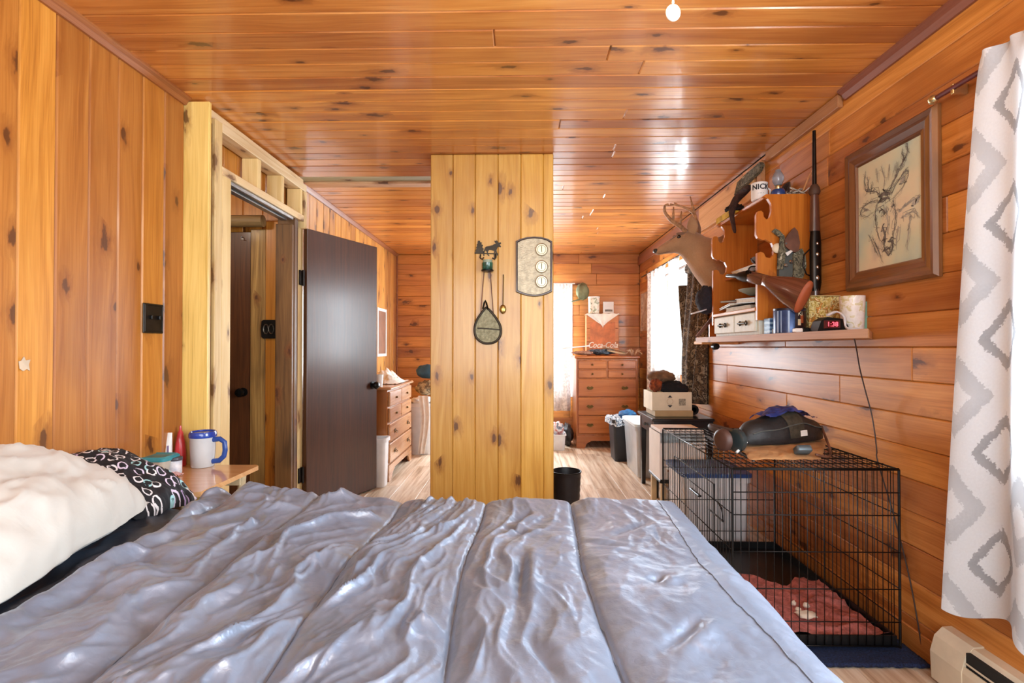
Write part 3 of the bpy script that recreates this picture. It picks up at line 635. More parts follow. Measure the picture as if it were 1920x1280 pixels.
# ================================================================== RIGHT WALL: CURTAIN
def curtain_mat():
    m = NT('ikat_curtain'); tc = m.n('TexCoord'); sp = m.n('SeparateXYZ', {0: tc.outputs['UV']})
    nz = m.n('TexNoise', {'Vector': tc.outputs['UV'], 'Scale': 26.0, 'Detail': 2.0}).outputs[0]; nf = m.n('TexNoise', {'Vector': m.n('Mapping', {0: tc.outputs['UV']}, ).outputs[0], 'Scale': 140.0}).outputs[0]
    u = m.math('ADD', m.math('MULTIPLY', sp.outputs[0], 3.3), m.math('MULTIPLY', m.math('SUBTRACT', nz, .5), .10)); v = m.math('ADD', m.math('MULTIPLY', sp.outputs[1], 3.1), m.math('MULTIPLY', m.math('SUBTRACT', nf, .5), .10))
    def tri(x): return m.math('ABSOLUTE', m.math('SUBTRACT', m.math('MULTIPLY', m.math('FRACT', x), 2.0), 1.0))
    d = m.math('MULTIPLY', m.math('ADD', tri(u), tri(v)), .5)                      # 0 at diamond centres, 2 at corners
    d2 = m.math('ADD', tri(m.math('ADD', u, .5)), tri(m.math('ADD', v, .5)))
    c = m.ramp(d, [(0, lin('#e0e8ee')), (.20, lin('#e0e8ee')), (.21, lin('#9fa4aa')), (.31, lin('#a9aeb4')), (.32, lin('#dfe6ec')), (.62, lin('#dde4ea')), (.63, lin('#bec5cc')), (.84, lin('#c8cfd6')), (.85, lin('#e1e8ee'))])
    hsv = m.n('HueSaturation', {'Value': m.math('ADD', .93, m.math('MULTIPLY', nf, .12)), 'Color': c}).outputs[0]
    df = m.n('BsdfDiffuse', {0: hsv}); tr = m.n('BsdfTranslucent', {0: hsv}); mx = m.n('MixShader', {0: .20, 1: df.outputs[0], 2: tr.outputs[0]})
    m.t.links.new(mx.outputs[0], m.out.inputs[0]); return m.m
M['curtain'] = curtain_mat()
def uvgrid(o, nu, nv, su, sv):
    me = o.data; uv = me.uv_layers.new(name='UVMap'); li = np.zeros(len(me.loops), np.int32); me.loops.foreach_get('vertex_index', li)
    a = np.stack([(li // nv) / (nu - 1) * su, (li % nv) / (nv - 1) * sv], 1); uv.data.foreach_set('uv', a.astype(np.float32).ravel())
def curtain_sheet(name, y0, y1, z0, z1, xc, folds, depth, m, parent=None, seed=0, bot=None, axis='x', wid=1.0, gather=.3, flare=0.0):
    nu, nv = 150, 90
    s = np.linspace(0, 1, nu)[:, None]; t = np.linspace(0, 1, nv)[None, :]
    n0 = fbm(s * 2 + 3 * seed, t * 1.2, 77 + seed, 2)
    g = 1 - gather * np.exp(-(1 - t) / .06) * 0
    A = y0 + (y1 + flare * (1 - t) - y0) * (s + .02 * n0) ; ph = s * folds * 2 * PI + 1.2 * n0
    amp = depth * (.55 + .45 * (1 - t)) ; top = np.exp(-(1 - t) / .03)
    B = xc + amp * np.sin(ph) * (1 - .4 * top) + .012 * top * np.sin(s * folds * 6 * PI)
    Z = z0 + (z1 - z0) * t + (bot(s) * (1 - t) if bot else 0) + 0 * s
    if axis == 'x': P = np.stack([B + 0 * Z, A + (.08 * (s - .5) * (1 - t)) * (y1 - y0), Z], 2)
    else: P = np.stack([A + 0 * Z, B + 0 * Z, Z], 2)
    o = npgrid(name, P, m, parent); uvgrid(o, nu, nv, wid, z1 - z0); return o
M['brass'] = mat('brass_finial', '#cbb98a', .25, .9); M['rod'] = mat('maroon_rod', '#5a2028', .4, coat=.3)
fin = ax(1748, 188, XR - .045)
rodz = fin.z
rod = thing('curtain_rod', 'maroon curtain rod with a pale ball finial above the picture frame', 'curtain rod', (XR - .045, fin.y, rodz))
obj('rod', MB().tube([(XR - .045, fin.y - .02, rodz), (XR - .045, .12, rodz)], .008, 10), M['rod'], rod, 60)
obj('finial', MB().ell((XR - .045, fin.y - .005, rodz), (.015, .017, .015), 16, 10), M['brass'], rod, 180)
obj('wall_bracket', MB().box(XR - .05, XR - .002, fin.y - .09, fin.y - .078, rodz - .02, rodz + .012, .002), M['brass'], rod)
cu = curtain_sheet('curtain', 1.20, 1.525, .325, rodz + .03, XR - .075, 1.7, .034, M['curtain'], seed=1, bot=lambda s: -.05 * np.sin(s * 5.0) ** 2, wid=.62, flare=.115)
tag(cu, 'white curtain with grey ikat diamonds hanging at the right edge over the heater', 'curtain')
# baseboard heater
M['heater'] = mat('cream_enamel', '#d9cdb4', .35, coat=.2, var=.05); M['heaterdark'] = mat('heater_slot', '#15130f', .8)
hy = 1.745; hx = XR - .068
ht = thing('baseboard_heater', 'cream electric baseboard heater along the right wall below the curtain', 'heater', (XR - .035, 1.2, 0))
prof = [(XR - .001, .012), (hx, .012), (hx - .004, .10), (hx + .010, .150), (hx + .036, .176), (XR - .001, .178)]
obj('end_cap', MB().prism(prof, lambda q: (q[0], hy - .12, q[1]), (0, .12, 0)), M['heater'], ht)
front = [(hx + .006, .02), (hx + .002, .02), (hx - .001, .098), (hx + .003, .098)]
obj('front_panel', MB().prism([(hx + .004, .02), (hx, .02), (hx - .001, .100), (hx + .004, .118), (hx + .008, .118)], lambda q: (q[0], .35, q[1]), (0, hy - .47, 0)), M['heater'], ht)
obj('top_hood', MB().prism([(hx + .012, .140), (hx + .034, .172), (XR - .001, .174), (XR - .001, .168), (hx + .038, .166), (hx + .018, .136)], lambda q: (q[0], .35, q[1]), (0, hy - .47, 0)), M['heater'], ht)
obj('fin_cavity', MB().box(hx + .012, XR - .002, .35, hy - .12, .02, .160), M['heaterdark'], ht)
obj('grille_bar', MB().tube([(hx + .010, .35, .128), (hx + .010, hy - .121, .128)], .003, 6), M['heater'], ht)
struct('baseboard_right', MB().box(XR - .012, XR - .001, 1.76, YF - .02, .0, .085, .003), M['right'])
# ================================================================== PICTURE
M['frame'] = wood('walnut_frame', 'z', '#8a5a34', '#734826', '#4c2c14', rough=.4, coat=.3, knot=0, gs=1.4); M['framey'] = wood('walnut_frame_y', 'y', '#8a5a34', '#734826', '#4c2c14', rough=.4, coat=.3, knot=0, gs=1.4)
PX = XR - .012; c0 = ax(1584, 292, PX); c1 = ax(1757, 198, PX); b0 = ax(1592, 543, PX); b1 = ax(1764, 521, PX)
fy0, fy1 = (c1.y + b1.y) / 2, (c0.y + b0.y) / 2; fz0, fz1 = (b0.z + b1.z) / 2, (c0.z + c1.z) / 2
pf = thing('picture_frame', 'walnut framed pencil sketch of a deer on the right plank wall', 'picture', (XR, (fy0 + fy1) / 2, fz0))
fw = .075
pr = [(0, 0), (0, .012), (.010, .024), (.026, .020), (.040, .024), (.060, .014), (.070, .016), (fw, .010), (fw, 0)]
def rail(mbx, a, b, inn):
    """mitred moulding from corner a to b; inn: inward unit dir (y,z)"""
    A, B = Vector(a), Vector(b); d = (B - A).normalized(); vs = []
    for (C, sg) in ((A, 1), (B, -1)):
        for (p, h) in pr: vs.append((XR - .002 - h, C.x + inn[0] * p + d.x * sg * p, C.y + inn[1] * p + d.y * sg * p))
    n = len(pr); return mbx.add(vs, [[k, (k + 1) % n, n + (k + 1) % n, n + k] for k in range(n)] + [list(range(n)), [n + k for k in range(n)][::-1]])
obj('frame_rail', rail(MB(), (fy0, fz0), (fy1, fz0), (0, 1)), M['framey'], pf); obj('frame_rail', rail(MB(), (fy1, fz1), (fy0, fz1), (0, -1)), M['framey'], pf)
obj('frame_rail', rail(MB(), (fy0, fz1), (fy0, fz0), (1, 0)), M['frame'], pf); obj('frame_rail', rail(MB(), (fy1, fz0), (fy1, fz1), (-1, 0)), M['frame'], pf)
def print_mat():
    m = NT('watercolour_paper'); tc = m.n('TexCoord'); n1 = m.n('TexNoise', {'Vector': tc.outputs['Object'], 'Scale': 4.5, 'Detail': 3.0})
    n2 = m.n('TexNoise', {'Vector': tc.outputs['Object'], 'Scale': 9.0, 'Detail': 5.0}); c = m.ramp(n1.outputs[0], [(.3, lin('#a9c4bd')), (.45, lin('#cdd3b8')), (.6, lin('#ddd3b4')), (.72, lin('#dcc5ac'))])
    c = m.mix(m.math('MULTIPLY', m.step(n2.outputs[0], .55, .75), .35), c, lin('#7f9c9a')); m.p(Base_Color=c, Roughness=.5, Coat_Weight=.3); return m.m
iy0, iy1, iz0, iz1 = fy0 + fw - .004, fy1 - fw + .004, fz0 + fw - .004, fz1 - fw + .004
art = obj('print', MB().box(XR - .010, XR - .004, iy0, iy1, iz0, iz1), print_mat(), pf)
M['pencil'] = mat('graphite', '#77726c', .8, var=.35, scale=40); M['pencil2'] = mat('soft_graphite', '#a8a498', .85, var=.25, scale=40)
def P2(a, b): # a: 0 left (far) .. 1 right (near); b: 0 top .. 1 bottom
    return (iy1 + (iy0 - iy1) * a, iz1 + (iz0 - iz1) * b)
def stroke(pts, w, m, nm='pencil_stroke'):
    P = [Vector(P2(*p)) for p in pts]; n = len(P); vs = []
    for i in range(n):
        d = (P[min(i + 1, n - 1)] - P[max(i - 1, 0)]).normalized(); t = i / (n - 1); ww = w * (.35 + .65 * math.sin(PI * min(1, t * 1.1 + .1)) ** .6)
        for s in (-1, 1): vs.append((XR - .0108, P[i].x - d.y * s * ww / 2, P[i].y + d.x * s * ww / 2))
    return vs, [[2 * i, 2 * i + 1, 2 * i + 3, 2 * i + 2] for i in range(n - 1)]
def smooth_pts(pts, k=4):
    out = []; n = len(pts)
    for i in range(n - 1):
        p0, p1, p2, p3 = pts[max(i - 1, 0)], pts[i], pts[i + 1], pts[min(i + 2, n - 1)]
        for j in range(k):
            t = j / k; out.append(tuple(.5 * (2 * b + (c - a) * t + (2 * a - 5 * b + 4 * c - d) * t * t + (3 * b - a - 3 * c + d) * t ** 3) for a, b, c, d in zip(p0, p1, p2, p3)))
    return out + [pts[-1]]
dark_s = [([(.40, .36), (.30, .30), (.20, .28), (.14, .25), (.12, .16), (.15, .08)], .009), ([(.17, .27), (.19, .20), (.17, .13)], .006), ([(.24, .29), (.25, .22)], .006),
    ([(.52, .36), (.60, .28), (.68, .21), (.74, .13), (.72, .05)], .010), ([(.70, .19), (.78, .12), (.80, .03), (.76, -.02 + .04)], .008), ([(.63, .25), (.66, .15)], .006), ([(.76, .14), (.72, .09)], .005),
    ([(.56, .38), (.66, .30), (.78, .24), (.80, .30), (.70, .38), (.58, .43)], .007), ([(.36, .40), (.24, .38), (.10, .40), (.05, .45), (.14, .50), (.28, .48)], .006),
    ([(.33, .42), (.30, .52), (.32, .62), (.36, .72), (.44, .82)], .007), ([(.58, .44), (.62, .56), (.60, .68), (.58, .80), (.56, .88)], .007), ([(.44, .82), (.50, .90), (.56, .88)], .010),
    ([(.36, .50), (.42, .49), (.46, .53), (.40, .55)], .011), ([(.56, .50), (.60, .49)], .008), ([(.44, .86), (.54, .84)], .016), ([(.42, .64), (.46, .74), (.44, .80)], .022), ([(.38, .37), (.46, .35), (.54, .38)], .030), ([(.36, .41), (.47, .40), (.54, .42)], .020),
    ([(.52, .78), (.58, .80), (.55, .88)], .020), ([(.24, .70), (.34, .82), (.42, .96)], .006), ([(.20, .68), (.28, .80), (.36, .90)], .005)]
soft_s = [([(.66, .56), (.80, .52), (.96, .50)], .016), ([(.86, .54), (.96, .50)], .030), ([(.70, .62), (.86, .60), (.94, .66)], .012), ([(.84, .62), (.80, .76), (.78, .90)], .012), ([(.48, .48), (.50, .60), (.50, .72)], .012), ([(.70, .32), (.76, .28)], .030), ([(.10, .42), (.20, .45)], .022), ([(.40, .10), (.46, .22), (.44, .32)], .006), ([(.54, .12), (.52, .26)], .006), ([(.62, .14), (.58, .24)], .005), ([(.33, .10), (.36, .24)], .006), ([(.66, .68), (.62, .84)], .014)]
for lst, mm in ((dark_s, M['pencil']), (soft_s, M['pencil2'])):
    mb = MB()
    for pts, w in lst:
        r_ = random.Random(int(w * 1e4))
        for k_ in range(5):
            jit = [(a + r_.uniform(-.012, .012) * k_, b + r_.uniform(-.010, .010) * k_) for a, b in smooth_pts(pts)]
            vs, fs = stroke(jit, w * (.42 if k_ == 0 else .22), mm); mb.add([(x_ - .0001 * k_, y_, z_) for x_, y_, z_ in vs], fs)
    o = obj('deer_drawing', mb, mm, art, kind='stuff')
# ================================================================== GUN RACK
M['rack'] = wood('rack_pine', 'z', '#c97a2e', '#b86820', '#94480f', rough=.4, coat=.15, crough=.2, knot=.7, spec=.3, blotch=.15, var=.1, kw=5, ku=2); M['racky'] = wood('rack_pine_y', 'y', '#c97a2e', '#b86820', '#94480f', rough=.3, coat=.4, knot=.5, blotch=.15, var=.1)
M['edge'] = wood('worn_edge', 'y', '#e2b890', '#d6a47a', '#b07c50', rough=.55, coat=.05, knot=0, var=.1)
out = [(1522, 363), (1436, 364), (1431, 368), (1440, 372), (1446, 382), (1447, 395), (1443, 408), (1437, 411), (1432, 406), (1431, 398), (1427, 395), (1421, 396), (1418, 403), (1418, 440), (1421, 446), (1430, 450), (1436, 449), (1447, 455), (1452, 466), (1450, 478), (1444, 484), (1436, 482), (1432, 474), (1426, 472), (1420, 474), (1420, 600), (1522, 600)]
RY0, RY1 = 2.54, 3.12
opl = [(lambda w_: (min(w_.x, XR - .001), w_.z))(ay(u, v, RY0)) for u, v in out]
rk = thing('gun_rack', 'orange pine gun rack with scalloped side panels on the right wall', 'gun rack', (XR, 2.83, 1.15))
for yy in (RY0, RY1): obj('side_panel', MB().prism(opl, lambda q: (q[0], yy, q[1]), (0, .019, 0)), M['rack'], rk, 30)
rx0 = opl[1][0]; ztop = opl[0][1]
obj('top_shelf', MB().box(rx0, XR - .002, RY0 + .0195, RY1 + .06, ztop - .016, ztop, .003), M['racky'], rk)
zb = ay(1421, 576, RY0).z; xb = opl[-2][0]
obj('bottom_shelf', MB().box(xb - .004, XR - .002, RY0 + .0195, RY1 - .0005, zb - .016, zb + .002, .003), M['edge'], rk)
SZ = 1.150                                                             # top of the long shelf
obj('back_panel', MB().box(XR - .012, XR - .001, RY0 + .0195, RY1 - .0005, zb + .003, zb + .25, .002), M['racky'], rk)
for (p_, q_) in ((RY0 + .02, RY1),): pass
# white drawer box under the rack
M['paleg'] = mat('chalky_white_paint', '#dfe2d6', .6, var=.05, scale=40); M['pewter'] = mat('pewter_pull', '#55524a', .4, .7)
dbx = xb + .002
db = thing('drawer_box', 'small white two drawer box under the gun rack on the long shelf', 'drawers', (1.26, 2.83, SZ))
obj('carcass', MB().box(dbx + .014, XR - .01, RY0 + .021, RY1 - .002, SZ + .001, zb - .018, .002), M['paleg'], db)
ym = (RY0 + RY1) / 2 - .01
for (a, b) in ((RY0 + .035, ym - .004), (ym + .004, RY1 - .012)):
    d_ = obj('drawer', MB().box(dbx, dbx + .014, a, b, SZ + .016, zb - .022, .004), M['paleg'], db)
    cy_ = (a + b) / 2; cz_ = (SZ + zb) / 2 - .004
    hd = MB().tube([(dbx - .012, cy_ - .035, cz_), (dbx - .015, cy_, cz_), (dbx - .012, cy_ + .035, cz_)], .0045, 8)
    for s in (-1, 1): hd.ell((dbx - .006, cy_ + s * .036, cz_), (.008, .007, .014), 10, 6); hd.ell((dbx - .010, cy_ + s * .05, cz_), (.005, .012, .005), 8, 6)
    obj('pull_handle', hd, M['pewter'], d_, 60)
# long shelf
ls = thing('wall_shelf', 'long raw pine shelf on the right wall under the gun rack', 'shelf', (1.25, 2.5, SZ))
obj('shelf_board', MB().prism([(1.115, 1.70), (XR - .001, 2.12), (XR - .001, 3.36), (1.115, 3.36)], lambda q: (q[0], q[1], SZ - .030), (0, 0, .030)), M['raw'], ls)
for yy in (): obj('shelf_bracket', MB().prism([(XR - .002, SZ - .031), (XR - .002, SZ - .07), (XR - .03, SZ - .031)], lambda q: (q[0], yy, q[1]), (0, .02, 0)), M['raw'], ls)
# ------------------------------------------------------------------ rifles
M['gunmetal'] = mat('blued_steel', '#26201c', .32, .8, var=.3); M['stock'] = wood('walnut_stock', 'y', '#7a4a38', '#5e3426', '#3c1e14', rough=.25, coat=.7, crough=.12, knot=0, gs=1.5, var=.05); M['stockz'] = wood('walnut_stock_z', 'z', '#6a4232', '#4c2d22', '#301a12', rough=.3, coat=.6, knot=0, gs=1.5, var=.05)
M['recoil'] = mat('rubber_recoil_pad', '#a3512c', .6)
a = ax(1525, 246, XR - .035); b = ax(1527, 395, XR - .035); yv = (a.y + b.y) / 2 - .004
rf = thing('rifle', 'dark rifle standing upright against the wall beside the gun rack', 'rifle', (XR - .035, yv, 1.15))
zt, zm_, zc_ = a.z, ax(1528, 360, XR - .035).z, ax(1532, 440, XR - .035).z
obj('barrel', MB().tube([(XR - .035, yv, zm_ - .10), (XR - .035, yv, zt)], [.011, .0075], 12), M['gunmetal'], rf, 60)
obj('fore_end', MB().loft([((XR - .035, yv, z_), (a_, 0, 0), (0, b_, 0)) for z_, a_, b_ in ((zm_ + .01, .015, .013), (zm_ - .05, .020, .017), (zc_ + .02, .023, .019))], 14), M['stockz'], rf, 60)
obj('receiver', MB().loft([((XR - .033, yv, z_), (a_, 0, 0), (0, b_, 0)) for z_, a_, b_ in ((zc_ + .02, .022, .017), (zc_ - .03, .026, .018), (zc_ - .22, .026, .018), (zc_ - .26, .020, .017))], 12), M['gunmetal'], rf, 60)
obj('stock', MB().loft([((XR - .033, yv, z_), (a_, 0, 0), (0, b_, 0)) for z_, a_, b_ in ((zc_ - .25, .019, .017), (zc_ - .33, .019, .017), (SZ + .10, .026, .018), (SZ + .002, .028, .019))], 14), M['stockz'], rf, 60)
M['chrome'] = mat('polished_steel', '#c9c6c0', .18, .95)
for zz, r_ in ((zc_ - .04, .008), (zc_ - .09, .010), (zc_ - .15, .009), (zc_ - .20, .012)):
    obj('screw_boss', MB().ell((XR - .034, yv - .019, zz), (r_ * .7, .005, r_), 12, 6), M['chrome'], rf, 180)
lv = [(XR - .055, yv, zc_ - .06), (XR - .085, yv, zc_ - .09), (XR - .09, yv, zc_ - .14), (XR - .075, yv, zc_ - .18), (XR - .053, yv, zc_ - .19)]
obj('trigger_guard', MB().tube(lv, .0035, 8), M['gunmetal'], rf, 60)
obj('wrapped_sling', MB().loft([((XR - .035, yv, zm_ + z_), (a_, 0, 0), (0, a_, 0)) for z_, a_ in ((-.012, .020), (0, .025), (.02, .022), (.035, .014))], 12), mat('leather_wrap', '#4a3020', .7), rf, 60)
# rifle lying in the rack, butt towards the room
def lp(u, v, y): return ay(u, v, y)
bt = lp(1505, 556, 2.27); wr_ = lp(1437, 526, 2.42); g1 = lp(1407, 519, 2.56); g2 = Vector((1.085, 2.66, lp(1392, 517, 2.66).z)); g3 = Vector((1.085, 2.76, lp(1385, 517, 2.76).z))
rh = thing('rifle', 'brown wooden rifle lying in the gun rack, its butt pointing at the room', 'rifle', (wr_.x, 2.6, wr_.z - .05))
def sec(p, a, b, d=(0, 1, 0)):
    d = Vector(d).normalized(); s_ = d.cross(Vector((0, 0, 1))).normalized(); u_ = s_.cross(d); return (p, s_ * a, u_ * b)
dd = (bt - wr_)
obj('buttstock', MB().loft([sec(bt, .030, .074, dd), sec(bt.lerp(wr_, .08), .031, .074, dd), sec(bt.lerp(wr_, .4), .030, .062, dd), sec(bt.lerp(wr_, .7), .027, .044, dd), sec(bt.lerp(wr_, .9), .023, .030, dd), sec(wr_, .021, .026, dd), sec(wr_.lerp(g1, .6), .020, .028, g1 - wr_), sec(g1, .02, .030, g1 - wr_)], 22), M['stock'], rh, 70)
obj('butt_plate', MB().loft([sec(bt + dd.normalized() * .001, .031, .075, dd), sec(bt + dd.normalized() * .012, .028, .071, dd), sec(bt + dd.normalized() * .016, .014, .050, dd)], 22), M['recoil'], rh, 60)
obj('receiver', MB().loft([sec(g1, .021, .026, g2 - g1), sec(g1.lerp(g2, .4), .022, .028, g2 - g1), sec(g1.lerp(g2, .75), .018, .020, g2 - g1)], 14), M['gunmetal'], rh, 60)
obj('barrel', MB().tube([g1.lerp(g2, .7), g2, g3], [.013, .012, .011], 12), M['gunmetal'], rh, 60)
tg = wr_.lerp(g1, .7)
obj('bolt_lever', MB().tube([tg + Vector((-.005, .02, .02)), tg + Vector((-.025, .01, .035)), tg + Vector((-.035, .0, .028))], [.006, .006, .011], 8), M['gunmetal'], rh, 60)
# holster hanging on the near panel
def camo(name, cols, sc=26):
    m = NT(name); tc = m.n('TexCoord'); n1 = m.n('TexNoise', {'Vector': tc.outputs['Object'], 'Scale': sc, 'Detail': 3.0, 'Distortion': 1.2}); st = [(.30 + .4 * k / (len(cols) - 1), lin(c_)) for k, c_ in enumerate(cols)]
    m.p(Base_Color=m.ramp(n1.outputs[0], st, 'CONSTANT'), Roughness=.85); return m.m
M['camo'] = camo('camo_cloth', ['#3c3a30', '#77725c', '#4d4a3a', '#a49f8a', '#c9c4ae'], 30); M['camod'] = camo('camo_jacket', ['#2c231a', '#65503a', '#3a2e20', '#8f7f68', '#2a2218', '#b8a88e'], 20)
M['grey'] = mat('grey_nylon', '#4f5350', .7); M['leather'] = mat('brown_leather', '#6a4636', .55, var=.3)
hs = thing('holster', 'camouflage holster with a leather strap hung on the near side panel of the gun rack', 'holster', (1.2, RY0 - .02, 1.45))
def pan(poly, y, m, nm, th=.012, parent=hs, sm=0): return obj(nm, MB().prism([(lambda w_: (w_.x, w_.z))(ay(u, v, y)) for u, v in poly], lambda q: (q[0], y, q[1]), (0, -th, 0)), m, parent, sm)
pan([(1460, 455), (1470, 452), (1483, 470), (1484, 500), (1480, 535), (1466, 539), (1456, 537), (1457, 480)], RY0 - .006, M['grey'], 'pouch_side', .022)
pan([(1481, 478), (1497, 468), (1503, 480), (1505, 500), (1500, 520), (1490, 532), (1480, 536), (1482, 505)], RY0 - .006, M['camo'], 'pouch_front', .034)
pan([(1456, 505), (1459, 470), (1462, 440), (1470, 442), (1473, 470), (1468, 505)], RY0 - .030, M['camo'], 'camo_strap', .006)
pan([(1446, 434), (1452, 429), (1460, 433), (1470, 444), (1463, 447)], RY0 - .008, M['camo'], 'strap_tip', .01)
pan([(1476, 440), (1484, 430), (1488, 427), (1494, 434), (1498, 455), (1496, 471), (1488, 474), (1478, 468), (1471, 462), (1470, 450)], RY0 - .036, M['leather'], 'leather_flap', .010)
pan([(1472, 474), (1482, 469), (1486, 471), (1476, 480)], RY0 - .047, M['white'], 'snap_tab', .003)
for (u, v) in ((1484, 490), (1474, 497)): w_ = ay(u, v, RY0 - .044); obj('snap', MB().lathe([(0, -.003), (.006, -.003), (.009, 0)], w_, 'y', 14), M['chrome'], hs, 40)
obj('hanging_peg', MB().tube([tuple(ay(1474, 456, RY0 + .001)), tuple(ay(1474, 456, RY0 - .05))], .005, 8), M['gunmetal'], hs)
w_ = ay(1452, 468, RY0 - .004)
solo('seashell', MB().ell((w_.x + .006, w_.y - .018, w_.z + .004), (.026, .012, .024), 16, 10), mat('ivory_shell', '#e2d2b4', .5), 'pale ivory shell tucked into the notch behind the holster', 'shell')
# ------------------------------------------------------------------ things on the long shelf
def cyl(name, label, cat, c, r, h, m, lid=None, r2=None): 
    t = thing(name, label, cat, c); r2 = r2 or r
    obj('body', MB().lathe([(r * .97, 0), (r, .003), (r2, h - .003), (r2 * .97, h)], c, 'z', 30), m, t, 40)
    return t
def stripes(name, axis, cols, sc):
    m = NT(name); tc = m.n('TexCoord'); sp = m.n('SeparateXYZ', {0: tc.outputs['Object']}); nz = m.n('TexNoise', {'Vector': tc.outputs['Object'], 'Scale': 18.0}).outputs[0]
    f = m.math('FRACT', m.math('ADD', m.math('MULTIPLY', sp.outputs[axis], sc), m.math('MULTIPLY', nz, .5))); m.p(Base_Color=m.ramp(f, [(k / len(cols), lin(c_)) for k, c_ in enumerate(cols)], 'CONSTANT'), Roughness=.45); return m.m
zs = SZ + .001
p0 = ay(1436, 620, 2.50); p1 = ay(1463, 620, 2.47)
sb = thing('striped_box', 'small blue and white striped box on the shelf beside the drawers', 'box', ((p0.x + p1.x) / 2, 2.49, zs))
obj('box_body', MB().box(p0.x, p1.x, 2.46, 2.52, zs, zs + .075, .002), stripes('blue_stripes', 2, ['#7ea6cc', '#2c5486', '#9cc0dc', '#365f90'], 26), sb)
obj('torn_label', MB().box(p0.x + .010, p1.x - .02, 2.457, 2.4605, zs + .004, zs + .024), M['white'], sb)
c = ay(1493, 622, 2.30); c = Vector((c.x + .014, 2.385, zs)); R_ = .066
tn = thing('tin_can', 'dark blue round tin with a pictured front on the shelf below the rifle butt', 'tin', c)
obj('can_wall', MB().lathe([(R_ * .97, 0), (R_, .002), (R_, .102), (R_ * .985, .104)], c, 'z', 36), mat('navy_tin', '#24375f', .3, .3, c2='#3a5688', scale=12), tn, 40)
obj('lid', MB().lathe([(R_ * 1.01, .104), (R_ * 1.01, .112), (R_ * .96, .114), (0, .113)], c, 'z', 36), mat('black_tin_lid', '#2b2530', .35, .4), tn, 40)
def arcp(a0, a1, z0, z1, m, nm, r=R_ + .0008):
    mb = MB(); n = 8
    mb.grid(lambda i, j: (c.x + (r + .0006) * math.cos(a0 + (a1 - a0) * i / n), c.y + (r + .0006) * math.sin(a0 + (a1 - a0) * i / n), c.z + (z0 + (z1 - z0) * j)), n + 1, 2); return obj(nm, mb, m, tn, 60)
D = math.radians
arcp(D(196), D(204), .004, .100, mat('pale_blue_stripe', '#9db6d6', .4), 'stripe'); arcp(D(212), D(216), .004, .100, mat('pale_blue_stripe', '#9db6d6', .4), 'stripe'); arcp(D(238), D(244), .004, .100, mat('pale_blue_stripe', '#9db6d6', .4), 'stripe')
arcp(D(262), D(318), .004, .100, mat('maroon_picture', '#3a1a1c', .4, c2='#15121a', scale=40), 'picture_panel')
arcp(D(272), D(284), .035, .062, mat('cream_patch', '#d9c6a0', .5), 'cream_patch', R_ + .0015); arcp(D(282), D(296), .045, .080, mat('rust_patch', '#a8502c', .5), 'rust_patch', R_ + .0015)
def text(s, size, fn, parent, m, nm='lettering', shear=0.0, bold=0.0):
    cu_ = bpy.data.curves.new('t', 'FONT'); cu_.body = s; cu_.size = size; cu_.align_x = 'CENTER'; cu_.align_y = 'CENTER'; cu_.shear = shear; cu_.offset = bold; cu_.extrude = .0004; cu_.resolution_u = 3
    to = bpy.data.objects.new('t', cu_); me = bpy.data.meshes.new_from_object(to); mb = MB(); mb.add([fn(v.co) for v in me.vertices], [list(p.vertices) for p in me.polygons])
    bpy.data.objects.remove(to); bpy.data.curves.remove(cu_); bpy.data.meshes.remove(me); return obj(nm, mb, m, parent)
M['cream'] = mat('cream_ink', '#e8dcb4', .5)
text('Ki', .026, lambda q: (c.x + (R_ + .002 + q.z) * math.cos(D(282) + q.x / R_), c.y + (R_ + .002 + q.z) * math.sin(D(282) + q.x / R_), c.z + .086 + q.y), tn, M['cream'])
c2 = ay(1503, 618, 2.17)
ob = thing('plastic_clip', 'little white and black clip lying on the shelf edge before the blue tin', 'clip', (c2.x, 2.20, zs))
obj('block', MB().box(c2.x - .018, c2.x + .012, 2.18, 2.21, zs, zs + .017, .003), M['white'], ob); obj('dark_end', MB().box(c2.x + .0125, c2.x + .045, 2.18, 2.21, zs, zs + .020, .005), M['blackmetal'], ob)
# flowered box, tumbler, cards, clock
def blotchy(name, cols, sc, rough=.6, d=3.0):
    m = NT(name); tc = m.n('TexCoord'); n1 = m.n('TexNoise', {'Vector': tc.outputs['Object'], 'Scale': sc, 'Detail': d, 'Distortion': .8}); m.p(Base_Color=m.ramp(n1.outputs[0], [(.28 + .44 * k / (len(cols) - 1), lin(c_)) for k, c_ in enumerate(cols)]), Roughness=rough); return m.m
c3 = ay(1548, 618, 2.34)
fb = thing('flowered_box', 'box printed with yellow flowers on the shelf between the tin and the tumbler', 'box', (c3.x, 2.36, zs))
obj('box_body', MB().box(c3.x - .07, c3.x + .068, 2.34, 2.40, zs, zs + .165, .003), blotchy('yellow_floral', ['#5a4a1c', '#c9a94a', '#e9dca0', '#8a6a24', '#d98c2c', '#f0e8c4'], 55), fb)
obj('box_top', MB().box(c3.x - .068, c3.x + .066, 2.332, 2.398, zs + .165, zs + .168), mat('kraft_top', '#c8b078', .7), fb)
c4 = ay(1598, 612, 2.17)
tu = thing('tumbler', 'pale plastic tumbler printed with yellow grasses near the shelf end', 'tumbler', (c4.x, 2.17, zs))
obj('cup_wall', MB().lathe([(.038, 0), (.041, .004), (.047, .148), (.045, .148), (.039, .008), (0, .008)], (c4.x, 2.17, zs), 'z', 30), blotchy('grass_print', ['#d8d0c8', '#e2dcd6', '#e8e2dc', '#c9bc80', '#e6e0d8'], 38, .3), tu, 40)
c5 = ay(1626, 612, 2.13)
gc = thing('greeting_card', 'folded green and white card standing at the near end of the shelf', 'card', (c5.x + .04, 2.14, zs))
zt_ = zs + .125
